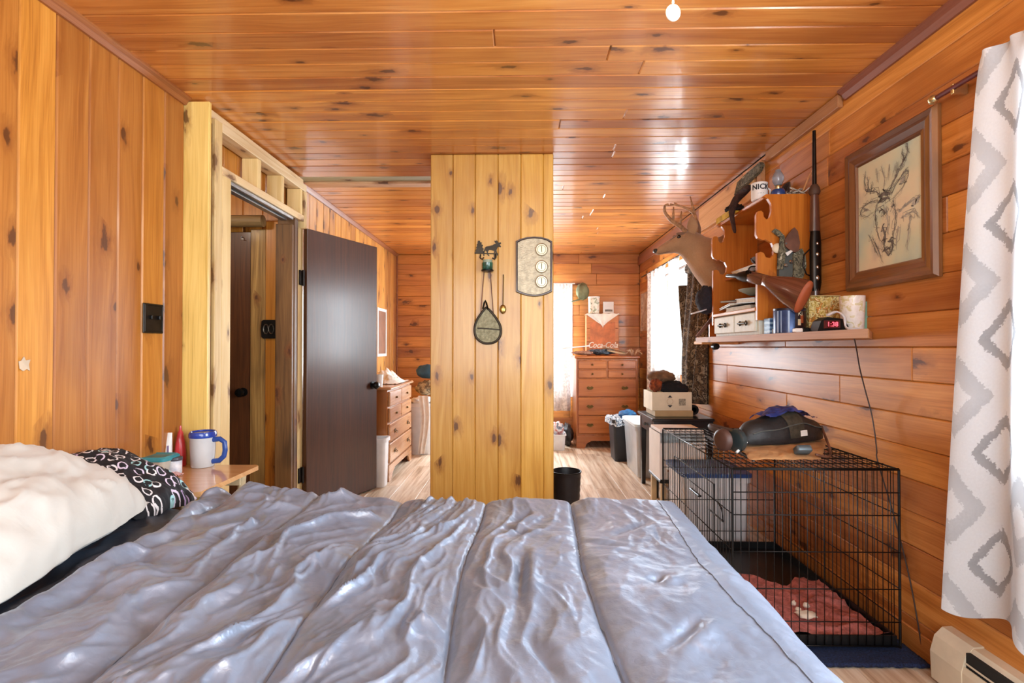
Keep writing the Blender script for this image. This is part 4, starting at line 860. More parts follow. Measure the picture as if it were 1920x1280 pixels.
obj('green_cover', MB().prism([(c5.x - .008, zs), (c5.x + .022, zs), (c5.x + .034, zt_), (c5.x, zt_)], lambda q: (q[0], 2.155, q[1]), (0, .003, 0)), mat('sage_green_card', '#6e9680', .6), gc)
obj('white_page', MB().grid(lambda i, j: (c5.x + .016 + .036 * i / 8 + .012 * j / 4, 2.150 - .02 * math.sin(PI * i / 8), zs + (zt_ - zs) * j / 4), 9, 5), M['white'], gc, 180)
c6 = ay(1560, 620, 2.12)
ck = thing('alarm_clock', 'black digital clock with glowing red digits on the shelf', 'clock', (c6.x, 2.14, zs))
obj('case', MB().prism([(-.062, 0), (.075, 0), (.045, .052), (-.02, .060), (-.045, .045)], lambda q: (c6.x + q[0], 2.115, zs + q[1]), (0, .06, 0)), M['blackmetal'], ck)
obj('display', MB().box(c6.x - .036, c6.x + .030, 2.1125, 2.1155, zs + .014, zs + .046, .001), mat('dark_red_display', '#4a0d14', .2, coat=.5), ck)
text('1:38', .026, lambda q: (c6.x - .002 + q.x, 2.1115 - q.z, zs + .030 + q.y), ck, mat('red_led', '#ff4a58', .5, emit=2.0), 'digits')
c7 = ay(1578, 600, 2.09); c8 = ay(1603, 622, 2.03)
mb = MB(); n_ = 12
pp_ = [Vector((c6.x - .03, 2.10, zs + .066)), Vector((c6.x + .005, 2.095, zs + .079)), Vector((c7.x + .005, 2.08, zs + .055)), Vector((c8.x - .02, 2.05, zs + .014)), Vector((c8.x + .012, 2.02, zs + .006))]
pp_ = [Vector(p_) for p_ in smooth_pts([tuple(p_) for p_ in pp_], 4)]
sl = solo('plastic_strip', MB().tube(pp_, [.010 + .003 * math.sin(k_) for k_ in range(len(pp_))], 8, flat=.5), mat('white_plastic_strip', '#d7dbe0', .3), 'curved white plastic strip draped over the digital clock', 'strip', smooth=70)
cdp = [tuple(ay(u, v, y_)) for u, v, y_ in ((1592, 618, 2.07), (1600, 629, 1.93), (1606, 655, 2.0), (1612, 690, 2.05), (1622, 730, 2.08), (1634, 775, 2.08), (1640, 810, 2.06), (1644, 845, 2.04), (1646, 866, 2.02))]
cdp = [(min(x_, XR - .006), y_, z_) for x_, y_, z_ in cdp]
cdp = [(c6.x + .07, 2.12, zs + .006)] + [(x_, y_, max(z_, zs + .005) if k_ < 1 else z_) for k_, (x_, y_, z_) in enumerate(cdp)]
cdp += [(XR - .008, 1.995, .45), (XR - .02, 1.90, .25), (XR - .008, 1.86, .02)]
solo('power_cord', MB().tube(smooth_pts(cdp, 5), .0024, 6), mat('brown_cord', '#3a2c28', .5), 'thin dark power cord hanging from the clock down the plank wall', 'cord', smooth=180)
# ------------------------------------------------------------------ on top of the gun rack
zt = ztop + .001
c = ay(1424, 366, 2.66); c = Vector((c.x, 2.66, zt)); 
mg = thing('letter_mug', 'white mug with black lettering on top of the gun rack', 'mug', c)
obj('cup', MB().lathe([(.036, 0), (.039, .003), (.0395, .086), (.0365, .086), (.035, .006), (0, .006)], c, 'z', 30), M['white'], mg, 40)
M['ink'] = mat('black_ink', '#23272c', .5); M['tealink'] = mat('teal_ink', '#2d6a78', .5)
def onc(ang, z0, r): return lambda q: (c.x + (r + .0008 + q.z) * math.cos(D(ang) + q.x / r), c.y + (r + .0008 + q.z) * math.sin(D(ang) + q.x / r), c.z + z0 + q.y)
text('NICK', .036, onc(255, .060, .0395), mg, M['ink'], bold=.001); text('- -- -', .016, onc(255, .030, .0395), mg, M['tealink'])
obj('handle', MB().tube([(c.x + .038, c.y + .01, c.z + .07), (c.x + .06, c.y + .015, c.z + .06), (c.x + .06, c.y + .015, c.z + .03), (c.x + .038, c.y + .01, c.z + .018)], .005, 8), M['white'], mg, 60)
c = ay(1459, 360, 2.62); c = Vector((c.x, 2.62, zt))
gb = thing('oil_lamp', 'small glass oil lamp with a cobalt blue base on top of the gun rack', 'lamp', c)
obj('base', MB().lathe([(.030, 0), (.034, .004), (.034, .030), (.028, .042), (.014, .046), (0, .046)], c, 'z', 26), mat('cobalt_glass', '#16407c', .12, coat=.6), gb, 50)
obj('collar', MB().lathe([(.013, .044), (.015, .048), (.013, .062), (.017, .066)], c, 'z', 20), M['brass'], gb, 50)
obj('glass_chimney', MB().lathe([(.016, .064), (.026, .085), (.028, .105), (.020, .125), (.013, .134), (.013, .142)], c, 'z', 26), mat('bluish_glass', '#b9c4d2', .08, trans=.6), gb, 60)
for k_, (pts, r_, lab, cat, m_) in enumerate((
    ([(1502, 352, 2.6), (1530, 330, 2.56), (1551, 309, 2.50)], .004, 'pale wooden arrow shaft slanting up behind the upright rifle', 'arrow', 'raw'),
    ([(1500, 354, 2.60), (1525, 352, 2.56), (1553, 350, 2.50)], .003, 'thin white rod lying flat behind the upright rifle', 'rod', 'white'))):
    q_ = [tuple(ay(*p_)) for p_ in pts]; q_[0] = (q_[0][0], q_[0][1], zt + .006)
    q_ = [(min(a_, XR - .008), b_, c_) for a_, b_, c_ in q_]; solo('arrow_shaft' if k_ == 0 else 'thin_rod', MB().tube(q_, r_, 8), M[m_], lab, cat)
# feather / twine bundle
rr_ = random.Random(3); mb = MB(); w_ = ay(1492, 357, 2.62)
for k_ in range(26):
    a_ = rr_.uniform(-.06, .06); b_ = rr_.uniform(-.05, .05); mb.tube([(min(w_.x + a_, XR - .03), 2.60 + b_, zt + .004 + .02 * rr_.random()), (min(w_.x + a_ + rr_.uniform(-.03, .03), XR - .02), 2.60 + b_ + .02, zt + .012 + .03 * rr_.random()), (min(w_.x + a_ + rr_.uniform(-.05, .05), XR - .02), 2.6 + b_ + rr_.uniform(-.05, .05), zt + .004)], .0035, 5)
o = solo('cord_bundle', mb, mat('speckled_cord', '#6a6258', .8, c2='#d2cabb', scale=60), 'tangle of speckled cord on the rack top next to the oil lamp', 'cord'); o['kind'] = 'stuff'
# coil of dark strap
mb = MB(); w_ = ay(1487, 335, 2.72)
for k_ in range(4): mb.tube([(min(w_.x + .0 + (.05 - .006 * k_) * math.cos(t_), XR - .012), 2.74 + .012 * k_, zt + .062 + (.055 - .008 * k_) * math.sin(t_)) for t_ in np.linspace(0, 2 * PI, 18)[:-1]], .005, 6, loop=True)
solo('strap_coil', mb, mat('dark_strap', '#4a342a', .7), 'coil of dark leather strap propped on the rack top behind the oil lamp', 'strap', smooth=60)
c = ay(1356, 395, 3.14)
solo('yellow_box', MB().box(c.x - .03, c.x + .055, 2.98, 3.175, zt, zt + .035, .003), blotchy('yellow_carton', ['#d8b82c', '#e2c540', '#c9a41e', '#8a7a30'], 30), 'flat yellow carton on the far end of the rack top', 'box')
def blob(c, r, seed, amp, n=30, m=20, f=2.2):
    def fn(d): return amp * float(fbm(np.array([d.x * f + seed]), np.array([d.y * f + d.z * f * .9]), seed, 3)[0])
    return MB().ell(c, r, n, m, fn)
w_ = ay(1385, 352, 2.86)
rag = MB(); ch = [ay(u, v, y_) for u, v, y_ in ((1405, 350, 2.75), (1392, 362, 2.85), (1378, 378, 2.9), (1374, 400, 2.9), (1378, 420, 2.88), (1392, 436, 2.86))]
solo('brown_scarf', MB().tube(smooth_pts([(max(p_.x, rx0 - .02) if k_ < 3 else rx0 - .02, p_.y, max(p_.z, zt + .03) if k_ < 2 else p_.z) for k_, p_ in enumerate(ch)], 4), [.020, .022, .024, .026, .027, .027, .026, .026, .024, .024, .022, .022, .020, .018, .018, .017, .016, .015, .014, .012, .008][:21], 12, flat=.55), mat('dark_brown_fleece', '#40261c', .95, var=.35, scale=40, bump=.4), 'dark brown scarf hanging over the front edge of the rack top', 'scarf', smooth=180)
w_ = ay(1362, 378, 3.05)
solo('black_pouch', blob((w_.x + .06, 3.08, zt + .066), (.045, .05, .028), 5, .5), mat('black_fabric', '#231f20', .8), 'lumpy black pouch on the yellow carton', 'pouch', smooth=180)
# camouflage cloth draped on the upper wall
pl_ = [(1382, 366), (1388, 342), (1400, 330), (1420, 313), (1430, 304), (1434, 309), (1428, 322), (1410, 338), (1398, 350)]
solo('camo_hat', MB().prism([(lambda w: (w.y, w.z))(ax(u, v, XR - .03)) for u, v in pl_], lambda q: (XR - .05, q[0], q[1]), (.022, 0, 0)), M['camo'], 'camouflage cloth cap pinned high on the right wall above the gun rack', 'cap')
# ------------------------------------------------------------------ inside the rack
zi = zb + .003
M['paper'] = mat('yellowed_paper', '#d8cfbc', .7, var=.08, scale=30)
def leaf_stack(name, label, cat, c, sx, sy, h, rz, ry, m, m2, rx=0):
    T_ = Matrix.Translation(c) @ Matrix.Rotation(rz, 4, 'Z') @ Matrix.Rotation(ry, 4, 'Y') @ Matrix.Rotation(rx, 4, 'X')
    t = thing(name, label, cat, c)
    for nm, z0, z1, k_, mm in (('cover', 0, .0025, 0, m), ('pages', .0027, h - .0027, .004, M['paper']), ('cover', h - .0025, h, 0, m)):
        mb = MB(); mb.T = T_; mb.box(-sx / 2 + k_, sx / 2 - (k_ if nm == 'pages' else 0), -sy / 2 + k_, sy / 2 - k_, z0, z1); obj(nm, mb, mm, t)
    return t
M['bookblue'] = mat('pale_blue_cover', '#a8bccb', .4); M['bookcream'] = mat('cream_cover', '#d9d2c0', .5); M['magwhite'] = mat('glossy_white_cover', '#e9e8e4', .25); M['magdark'] = blotchy('magazine_print', ['#d8d4c8', '#8a8678', '#e6e2d8', '#3f4a48'], 26, .4)
leaf_stack('book', 'lowest cream paperback on the gun rack bottom shelf', 'book', (1.235, 2.82, zi), .16, .26, .022, .10, 0, M['bookcream'], None)
leaf_stack('book', 'pale blue book tilted at the near end of the gun rack bottom shelf', 'book', (1.215, 2.70, zi + .034), .14, .20, .024, .05, -.04, M['bookblue'], None, .05)
leaf_stack('magazine', 'printed magazine lying open edged on the books in the gun rack', 'magazine', (1.215, 2.93, zi + .030), .16, .22, .012, -.12, -.10, M['magdark'], None, -.06)
leaf_stack('magazine', 'dark topped magazine heaped on the books inside the gun rack', 'magazine', (1.225, 2.90, zi + .058), .15, .21, .010, .22, -.10, M['grey'], None, .05)
c = ay(1404, 536, 2.74)
bw = thing('enamel_bowl', 'shallow grey green bowl on the books inside the gun rack', 'bowl', (c.x + .04, 2.76, zi + .075))
obj('bowl_wall', MB().lathe([(.03, 0), (.034, .0), (.085, .028), (.088, .033), (.083, .032), (.032, .006), (0, .006)], (c.x + .055, 2.77, zi + .078), 'z', 28, (1.0, 1.2)), mat('grey_green_enamel', '#a9ae9c', .3), bw, 50)
wp = ay(1388, 506, 2.88)
leaf_stack('paper_pad', 'thick white paper pad on the second tier of the gun rack', 'pad', (wp.x + .09, 2.86, wp.z - .016), .16, .34, .026, 0, 0, M['magwhite'], None)
obj('pad_rest', MB().box(wp.x + .01, XR - .013, RY0 + .02, RY1 - .001, wp.z - .030, wp.z - .018, .002), M['racky'], rk)
w_ = ay(1412, 498, 2.70)
eg = thing('eyeglasses', 'bent dark wire spectacles dangling before the white pad', 'glasses', (w_.x, 2.68, w_.z - .03))
obj('wire_frame', MB().tube(smooth_pts([(w_.x - .03, 2.66, w_.z + .03), (w_.x - .01, 2.65, w_.z + .005), (w_.x + .01, 2.65, w_.z - .02), (w_.x - .015, 2.66, w_.z - .035), (w_.x - .04, 2.66, w_.z - .03), (w_.x - .03, 2.66, w_.z - .012), (w_.x, 2.66, w_.z - .01)], 4), .004, 6), M['gunmetal'], eg, 60)
obj('lens', MB().lathe([(0, -.002), (.017, -.001), (.018, .002), (0, .003)], (w_.x - .022, 2.66, w_.z - .024), 'y', 16), mat('smoke_lens', '#8c8f92', .1, coat=.5), eg, 60); obj('lens', MB().lathe([(0, -.002), (.017, -.001), (.018, .002), (0, .003)], (w_.x - .012, 2.655, w_.z + .022), 'y', 16), mat('smoke_lens', '#70757a', .1, coat=.5), eg, 60)
# black hat at the far front corner of the rack, small bracket shelf beneath
w_ = ay(1327, 562, 3.22)
hb = thing('knitted_hat', 'black knitted cap perched at the far corner of the gun rack', 'cap', (w_.x, 3.24, w_.z - .07))
obj('crown', blob((w_.x, 3.245, w_.z), (.060, .075, .085), 8, .22), mat('black_knit', '#25222b', .9, bump=.5, scale=30), hb, 180)
obj('brim', MB().loft([((w_.x - .055, 3.22, w_.z - .075), (.045, 0, .014), (0, .06, 0)), ((w_.x - .055, 3.22, w_.z - .068), (.045, 0, .014), (0, .06, 0))], 20), mat('pale_trim', '#c9ccd4', .5), hb, 50)
M['rawz'] = M['stud']
b0_ = ay(1302, 638, 3.55); b1_ = ay(1345, 634, 3.40)
sr = thing('corner_shelf', 'little raw wood corner shelf holding stones past the long shelf', 'shelf', (1.2, 3.5, SZ - .03))
obj('shelf_board', MB().box(b0_.x, XR - .002, 3.40, 3.56, SZ - .042, SZ - .020, .004), M['raw'], sr)
p_ = [ay(1306, 630, 3.41), ay(1311, 632, 3.41), ay(1346, 590, 3.41), ay(1341, 587, 3.41)]
obj('diagonal_brace', MB().prism([(q.x, q.z) for q in p_], lambda q: (q[0], 3.42, q[1]), (0, .02, 0)), M['leather'], sr)
obj('upright', MB().box(ay(1343, 600, 3.42).x, XR - .002, 3.54, 3.56, SZ - .020, SZ + .13, .003), M['racky'], sr)
for k_, (u, v, r_, lab) in enumerate(((1312, 628, .022, 'largest cream pebble on the corner shelf'), (1322, 629, .018, 'rounded pink pebble in the middle of the corner shelf'), (1334, 627, .021, 'grey pebble at the back of the corner shelf'))):
    w_ = ay(u, v, 3.48); solo('pebble', blob((w_.x, 3.48, SZ - .020 + r_ * .72), (r_, r_, r_ * .75), 40 + k_, .3, 14, 10), mat('pebble_stone_%d' % k_, ['#dcc9a8', '#cfa890', '#8c877c'][k_], .8), lab, 'stone', 'pebbles on the corner shelf', 180)
w_ = ay(1341, 637, 3.38)
solo('shelf_clamp', MB().lathe([(0, -.02), (.02, -.018), (.022, .02), (.012, .03), (.012, .05)], (w_.x, 3.375, SZ - .056), 'y', 16), M['blackmetal'], 'round black clamp under the far end of the long shelf', 'clamp')
# ================================================================== DOG CRATE
CX0, CX1, CY0, CY1, CZ = .752, 1.338, 1.88, 2.79, .655
M['wire'] = mat('black_wire', '#1c1b1b', .35, .5)
cr = thing('dog_crate', 'black folding wire dog crate standing against the right plank wall', 'dog crate', ((CX0 + CX1) / 2, (CY0 + CY1) / 2, 0))
def wire_panel(nm, O, U, V, lu, lv, nu_, nv_, r=.0015, R=.0027):
    O, U, V = Vector(O), Vector(U), Vector(V); mb = MB()
    for k in range(nu_ + 1): a = O + U * (lu * k / nu_); mb.tube([a, a + V * lv], R if k in (0, nu_) else r, 5)
    N = U.cross(V).normalized() * .0025
    for h in nv_: a = O + V * h + N; mb.tube([a, a + U * lu], R if h in (nv_[0], nv_[-1]) else .0021, 5)
    return obj(nm, mb, M['wire'], cr, 180, kind='stuff')
hz = [0, .045, .19, .34, .49, CZ - .04]
zb_ = .035
wire_panel('front_panel', (CX0, CY0, zb_), (1, 0, 0), (0, 0, 1), CX1 - CX0, CZ - .035, 20, [0, .085, .20, .33, .46, .54, CZ - .035])
wire_panel('back_panel', (CX0, CY1, zb_), (1, 0, 0), (0, 0, 1), CX1 - CX0, CZ - .035, 20, [0, .085, .25, .42, CZ - .035])
wire_panel('side_panel', (CX1, CY0, zb_), (0, 1, 0), (0, 0, 1), CY1 - CY0, CZ - .035, 32, [0, .085, .20, .33, .46, CZ - .035])
wire_panel('side_panel', (CX0, CY0, zb_), (0, 1, 0), (0, 0, 1), CY1 - CY0, CZ - .035, 32, [0, .085, .20, .33, .46, CZ - .035])
wire_panel('top_panel', (CX0, CY0, CZ + .002), (1, 0, 0), (0, 1, 0), CX1 - CX0, CY1 - CY0, 22, [0, .08, .17, .26, .35, .44, .53, .62, .71, .80, CY1 - CY0])
dp = [(CX0 - .005, CY0 + .16, .12), (CX0 - .005, CY0 + .16, .56), (CX0 - .005, CY1 - .22, .56), (CX0 - .005, CY1 - .22, .12)]
dg = obj('side_door', MB().tube(dp, .0032, 6, loop=True), M['wire'], cr, 60)
for z_ in (.20, .45):
    obj('door_latch', MB().tube([(CX0 - .010, CY0 + .20, z_), (CX0 - .010, CY0 + .06, z_), (CX0 - .016, CY0 + .06, z_ + .05), (CX0 - .016, CY0 + .10, z_ + .06)], .0035, 6), M['wire'], dg, 60)
    obj('slide_bolt', MB().box(CX0 - .02, CX0 - .006, CY0 + .30, CY0 + .42, z_ + .02, z_ + .028, .002), M['wire'], dg)
obj('carry_handle', MB().tube([(CX0 + .12, CY0 + .1, CZ + .006), (CX0 + .12, CY0 + .1, CZ + .014), (CX0 + .12, CY1 - .3, CZ + .014), (CX0 + .12, CY1 - .3, CZ + .006)], .004, 6), M['wire'], cr, 60)
for (x_, y_) in ((CX1, CY0), (CX1, CY1), (CX0, CY0), (CX0, CY1)): obj('corner_post', MB().tube([(x_, y_, .028), (x_, y_, CZ)], .0045, 8), M['wire'], cr, 60)
M['tray'] = mat('black_plastic_tray', '#131314', .35, var=.3)
tr = MB().box(CX0 + .006, CX1 - .006, CY0 + .006, CY1 - .006, .028, .034)
for (a, b, c_, d) in ((CX0 + .006, CX0 + .012, CY0 + .006, CY1 - .006), (CX1 - .012, CX1 - .006, CY0 + .006, CY1 - .006), (CX0 + .012, CX1 - .012, CY0 + .006, CY0 + .012), (CX0 + .012, CX1 - .012, CY1 - .012, CY1 - .006)): tr.box(a, b, c_, d, .034, .068)
obj('floor_tray', tr, M['tray'], cr)
# blue rug under the crate
ru = npgrid('doormat', np.stack([np.linspace(.62, 1.385, 90)[:, None] + np.zeros((90, 110)), np.linspace(1.805, 2.72, 110)[None, :] + np.zeros((90, 110)), .016 + .004 * fbm(np.linspace(0, 40, 90)[:, None], np.linspace(0, 50, 110)[None, :], 4, 2)], 2), mat('navy_pile', '#1f2f57', .95, var=.45, scale=160, bump=.6))
md = ru.modifiers.new('thick', 'SOLIDIFY'); md.thickness = .012; md.offset = -1
tag(ru, 'navy blue pile mat on the floor under the dog crate', 'rug')
# pink towel in the crate
u_, v_ = np.linspace(0, 1, 120)[:, None], np.linspace(0, 1, 110)[None, :]
n0 = fbm(u_ * 4, v_ * 4, 12, 4); fold = np.clip(1 - np.abs(fbm(u_ * 3 + v_ * 1.5, v_ * 3.2 - u_, 19, 2)) * 2.2, 0, 1) ** 2
tx = CX0 + .02 + (CX1 - CX0 - .04) * u_ + 0 * v_; ty = CY0 + .016 + (.50 + .07 * np.sin(u_ * 5 + 1) + .03 * np.sin(u_ * 17)) * v_
tw = npgrid('towel', np.stack([tx, ty, .044 + .020 * fold + .010 * np.abs(n0) + .014 * (1 - v_) ** 6], 2), mat('dusty_pink_terry', '#b56a62', .95, var=.22, scale=50, bump=.5, bscale=240))
tag(tw, 'rumpled dusty pink towel bedding inside the wire dog crate', 'towel')
rr_ = random.Random(4)
for k_, (u, v, r_, lab) in enumerate(((1513, 1159, .030, 'largest torn white fluff scrap on the pink towel'), (1512, 1141, .010, 'small white fluff scrap just above the largest one'), (1497, 1150, .009, 'small white fluff scrap left of the largest one on the towel'), (1488, 1137, .007, 'tiniest white fluff scrap, far left on the pink towel'))):
    w_ = az(u, v, .066); solo('fluff_scrap', blob((w_.x, w_.y, .080), (r_ * 1.25, r_ * .8, .010), 50 + k_, .6, 14, 9), mat('white_fluff_%d' % k_, '#e8d8c4', .9), lab, 'stuffing', 'torn stuffing in the crate', 180)
# ------------------------------------------------------------------ on the crate
tz = CZ + .011
c = az(1450, 845, tz)
M['carton'] = mat('tan_cloth', '#b58a5c', .9, var=.15, bump=.3)
uu, vv = np.linspace(0, 1, 60)[:, None], np.linspace(0, 1, 50)[None, :]
c0, c1, c2_, c3_ = az(1384, 838, tz), az(1405, 868, tz), az(1540, 868, tz), az(1552, 828, tz)
p0_, p1_, p2_, p3_ = [np.array(tuple(q)) for q in (c0, c1, c2_, c3_)]
G = (1 - uu)[..., None] * ((1 - vv)[..., None] * p0_ + vv[..., None] * p1_) + uu[..., None] * ((1 - vv)[..., None] * p3_ + vv[..., None] * p2_)
G[..., 0] += .010 * fbm(uu * 5 + 0 * vv, vv * 5 + 0 * uu, 8, 2); G[..., 2] = tz + .013 + .016 * np.clip(np.sin(PI * vv), 0, 1) ** .5 * np.clip(np.sin(PI * uu), 0, 1) ** .3 + .006 * fbm(uu * 6 + 0 * vv, vv * 5 + 0 * uu, 28, 3)
tag(npgrid('folded_cloth', G, M['carton']), 'tan folded cloth lying flat on the crate under the black bag', 'cloth')
ca, cb = az(1402, 852, tz), az(1548, 836, tz)
bc = (ca + cb) / 2 + Vector((0, .06, 0)); hl = (cb - ca).length / 2; dirx = (cb - ca).normalized(); ang_ = math.atan2(dirx.y, dirx.x)
bag = thing('waist_bag', 'black zipped waist bag on top of the dog crate', 'bag', (bc.x, bc.y, tz + .03))
T_ = Matrix.Translation((bc.x, bc.y, tz + .032)) @ Matrix.Rotation(ang_, 4, 'Z')
def bagsec(x): 
    t = x / hl; w = max(.02, (1 - abs(t) ** 2.4)) ** .5
    return w
mb = MB(); mb.T = T_; m_ = 30; k_ = 24
def bagpt(i, j):
    x = -hl + 2 * hl * i / (m_ - 1); w = bagsec(x * .985); a = 2 * PI * j / k_; cc, ss = math.cos(a), math.sin(a); h = .118 * w * (1 + .14 * math.sin(x * 26 + 1.2) - .10 * math.exp(-((x + .0) / .05) ** 2))
    return (x, .085 * w * math.copysign(abs(cc) ** .8, cc), (h if ss > 0 else .002) * (abs(ss) ** .75) * (1 if ss > 0 else -1) + .002)
mb.grid(bagpt, m_, k_ + 1)
M['bag'] = mat('black_nylon', '#242426', .55, var=.25, bump=.15, scale=20); obj('bag_body', mb, M['bag'], bag, 180)
def onbag(t, a, out=.002):
    x = hl * t; w = bagsec(x * .985); cc, ss = math.cos(a), math.sin(a); h = .118 * w * (1 + .14 * math.sin(x * 26 + 1.2) - .10 * math.exp(-(x / .05) ** 2))
    return T_ @ Vector((x, (.085 * w + out) * math.copysign(abs(cc) ** .8, cc), (h + out) * abs(ss) ** .75 + .002))
aA = PI + .38
obj('zip_line', MB().tube([onbag(t, PI + .0 + 2 * PI - .30 - PI + PI if False else 2 * PI - 0 - (PI - 2.5), .001) if False else onbag(t, PI * .5 + 2.0 + .6 - .5, .003) for t in np.linspace(-.9, .9, 24)], .0028, 6), M['grey'], bag, 60)
def patch(t0, t1, a0, a1, m, nm, o_=.003):
    mb = MB(); mb.grid(lambda i, j: onbag(t0 + (t1 - t0) * i / 8, a0 + (a1 - a0) * j / 6, o_), 9, 7); return obj(nm, mb, m, bag, 60)
# camera looks along +y: the visible flank of the bag has local y < 0 (angle between pi/2 and pi)
patch(-.22, .16, 1.75, 3.05, mat('olive_mesh_panel', '#3f3b30', .7, var=.3, scale=50), 'mesh_panel')
patch(.02, .20, 2.86, 3.02, M['white'], 'reflective_tag', .006)
obj('bag_strap', MB().tube(smooth_pts([tuple(onbag(.9, 2.4)), tuple(az(1556, 842, tz + .03)), tuple(az(1553, 856, tz + .012)), tuple(az(1530, 852, tz + .028))], 5), .005, 6), M['leather'], bag, 180)
uu, vv = np.linspace(0, 1, 70)[:, None], np.linspace(0, 1, 36)[None, :]
pts = np.array([[tuple(onbag(-.50 + 1.30 * float(a_) , 1.0 + 1.15 * float(b_) - .35 * abs(float(a_) - .5), .008 + .007 * abs(math.sin(9 * a_ + 5 * b_)))) for b_ in vv[0]] for a_ in uu[:, 0]])
pts[..., 2] += .006 * fbm(uu * 9 + 0 * vv, vv * 7 + 0 * uu, 44, 3) + .004
tag(npgrid('blue_bag', pts, mat('royal_blue_film', '#2f458f', .3, var=.35, scale=25, coat=.3)), 'crumpled royal blue plastic bag draped over the black waist bag', 'plastic bag')
w_ = az(1505, 849, tz + .030); 
lk = thing('padlock', 'grey padlock lying on the tan cloth in front of the black bag', 'padlock', (w_.x, w_.y, w_.z))
T2 = Matrix.Translation((w_.x, w_.y, w_.z + .012)) @ Matrix.Rotation(math.radians(-35), 4, 'X')
mb = MB(); mb.T = T2; rloft(mb, 0, 0, [(-.011, .026, .018), (-.009, .028, .020), (.009, .028, .020), (.011, .026, .018)], .008); obj('lock_body', mb, mat('grey_lock_body', '#5d6a70', .35, .4), lk, 50)
mb = MB(); mb.T = T2; mb.tube([(-.014, .016, 0), (-.014, .034, 0), (-.010, .042, 0), (0, .046, 0), (.010, .042, 0), (.014, .034, 0), (.014, .016, 0)], .0036, 8); obj('shackle', mb, M['chrome'], lk, 180)
w_ = az(1372, 850, tz)
tp = thing('headphones', 'dark brown headphones lying on the crate left of the black bag', 'headphones', (w_.x, w_.y, tz))
T3 = Matrix.Translation((w_.x + .0, w_.y - .02, tz + .056)) @ Matrix.Rotation(math.radians(24), 4, 'Z')
mb = MB(); mb.T = T3; mb.lathe([(0, -.016), (.030, -.016), (.043, -.010), (.046, .006), (.036, .016), (.030, .012), (0, .010)], (.016, 0, 0), 'x', 26); obj('ear_cup', mb, mat('dark_teal_ring', '#2a3436', .25, coat=.4), tp, 50)
mb = MB(); mb.T = T3; mb.lathe([(0, -.014), (.030, -.014), (.042, -.006), (.044, .008), (.030, .016), (0, .014)], (-.046, .012, .003), 'x', 26); obj('ear_cup', mb, mat('brown_cup', '#4a3028', .5), tp, 50)
mb = MB(); mb.T = T3; mb.tube([(-.046 + .062 * k_ / 10, .012 + .10 * math.sin(PI * k_ / 10), .03 + .012 * math.sin(PI * k_ / 10)) for k_ in range(11)], .007, 8, flat=1.6); obj('headband', mb, mat('brown_band', '#3d2a24', .55), tp, 60)
w_ = az(1390, 838, tz)
solo('white_pen', MB().tube([az(1381, 848, tz + .012), az(1400, 828, tz + .05)], .005, 10), M['white'], 'white pen lying between the headphones and the black bag', 'pen')
# ================================================================== BEHIND THE CRATE
M['totewhite'] = mat('milky_tote', '#e4e4e6', .4, var=.05); M['toteblue'] = mat('blue_tote_lid', '#2f4f8c', .4)
def tote(name, label, cx, cy, hx, hy, z0, h, m, ml, taper=.9, lid=True, hollow=False):
    t = thing(name, label, 'storage box', (cx, cy, z0))
    secs = [(z0, hx * taper, hy * taper), (z0 + .006, hx * taper + .003, hy * taper + .003), (z0 + h * .92, hx, hy), (z0 + h * .925, hx + .01, hy + .01), (z0 + h, hx + .01, hy + .01)]
    if hollow: secs += [(z0 + h, hx - .002, hy - .002), (z0 + .02, hx * taper - .004, hy * taper - .004)]
    obj('tub', rloft(MB(), cx, cy, secs, .03), m, t, 40)
    if lid:
        obj('lid', rloft(MB(), cx, cy, [(z0 + h + .0008, hx + .016, hy + .016), (z0 + h + .020, hx + .016, hy + .016), (z0 + h + .024, hx + .008, hy + .008), (z0 + h + .018, hx - .012, hy - .012), (z0 + h + .018, hx * .3, hy * .3)], .03), ml, t, 40)
    return t
w0, w1 = ay(1282, 1000, 2.86), ay(1412, 1000, 2.86)
tote('storage_tote', 'white plastic tote with a blue lid behind the dog crate', (w0.x + w1.x) / 2, 3.04, (w1.x - w0.x) / 2 - .012, .17, .0, ay(1350, 888, 2.87).z - .02, M['totewhite'], M['toteblue'], .94)
# low stand with an open white carton next to the black desk
sx0, sx1 = ay(1236, 860, 3.38).x + .012, ay(1321, 860, 3.38).x
st = thing('low_stand', 'low beige wooden stand holding the white carton beside the black desk', 'stand', ((sx0 + sx1) / 2, 3.5, 0))
zst = ay(1250, 897, 3.40).z
obj('stand_top', MB().box(sx0 - .012, sx1, 3.36, 3.66, zst - .022, zst, .004), M['blackmetal'], st)
for (x_, y_) in ((sx0 + .0, 3.38), (sx1 - .04, 3.38), (sx0, 3.62), (sx1 - .04, 3.62)): obj('leg', MB().box(x_, x_ + .034, y_, y_ + .034, 0, zst - .0225, .003), M['pale'], st)
zc0 = zst + .001; zc1 = ay(1240, 812, 3.40).z
ctn = thing('white_carton', 'large white carton with an open flap on the low stand beside the desk', 'carton', ((sx0 + sx1) / 2, 3.5, zc0))
M['cardw'] = mat('white_cardboard', '#f3f3f1', .7, var=.03)
cb_ = MB(); x0_, x1_, y0_, y1_ = sx0 - .012, sx1, 3.37, 3.64
cb_.box(x0_, x0_ + .006, y0_, y1_, zc0, zc1).box(x1_ - .006, x1_, y0_, y1_, zc0, zc1).box(x0_ + .006, x1_ - .006, y1_ - .006, y1_, zc0, zc1).box(x0_ + .006, x1_ - .006, y0_ + .006, y1_ - .006, zc0, zc0 + .006)
obj('carton_walls', cb_, M['cardw'], ctn); obj('front_wall', MB().box(x0_ + .006, x1_ - .006, y0_, y0_ + .006, zc0 + .0, zc0 + (zc1 - zc0) * .80), M['cardw'], ctn)
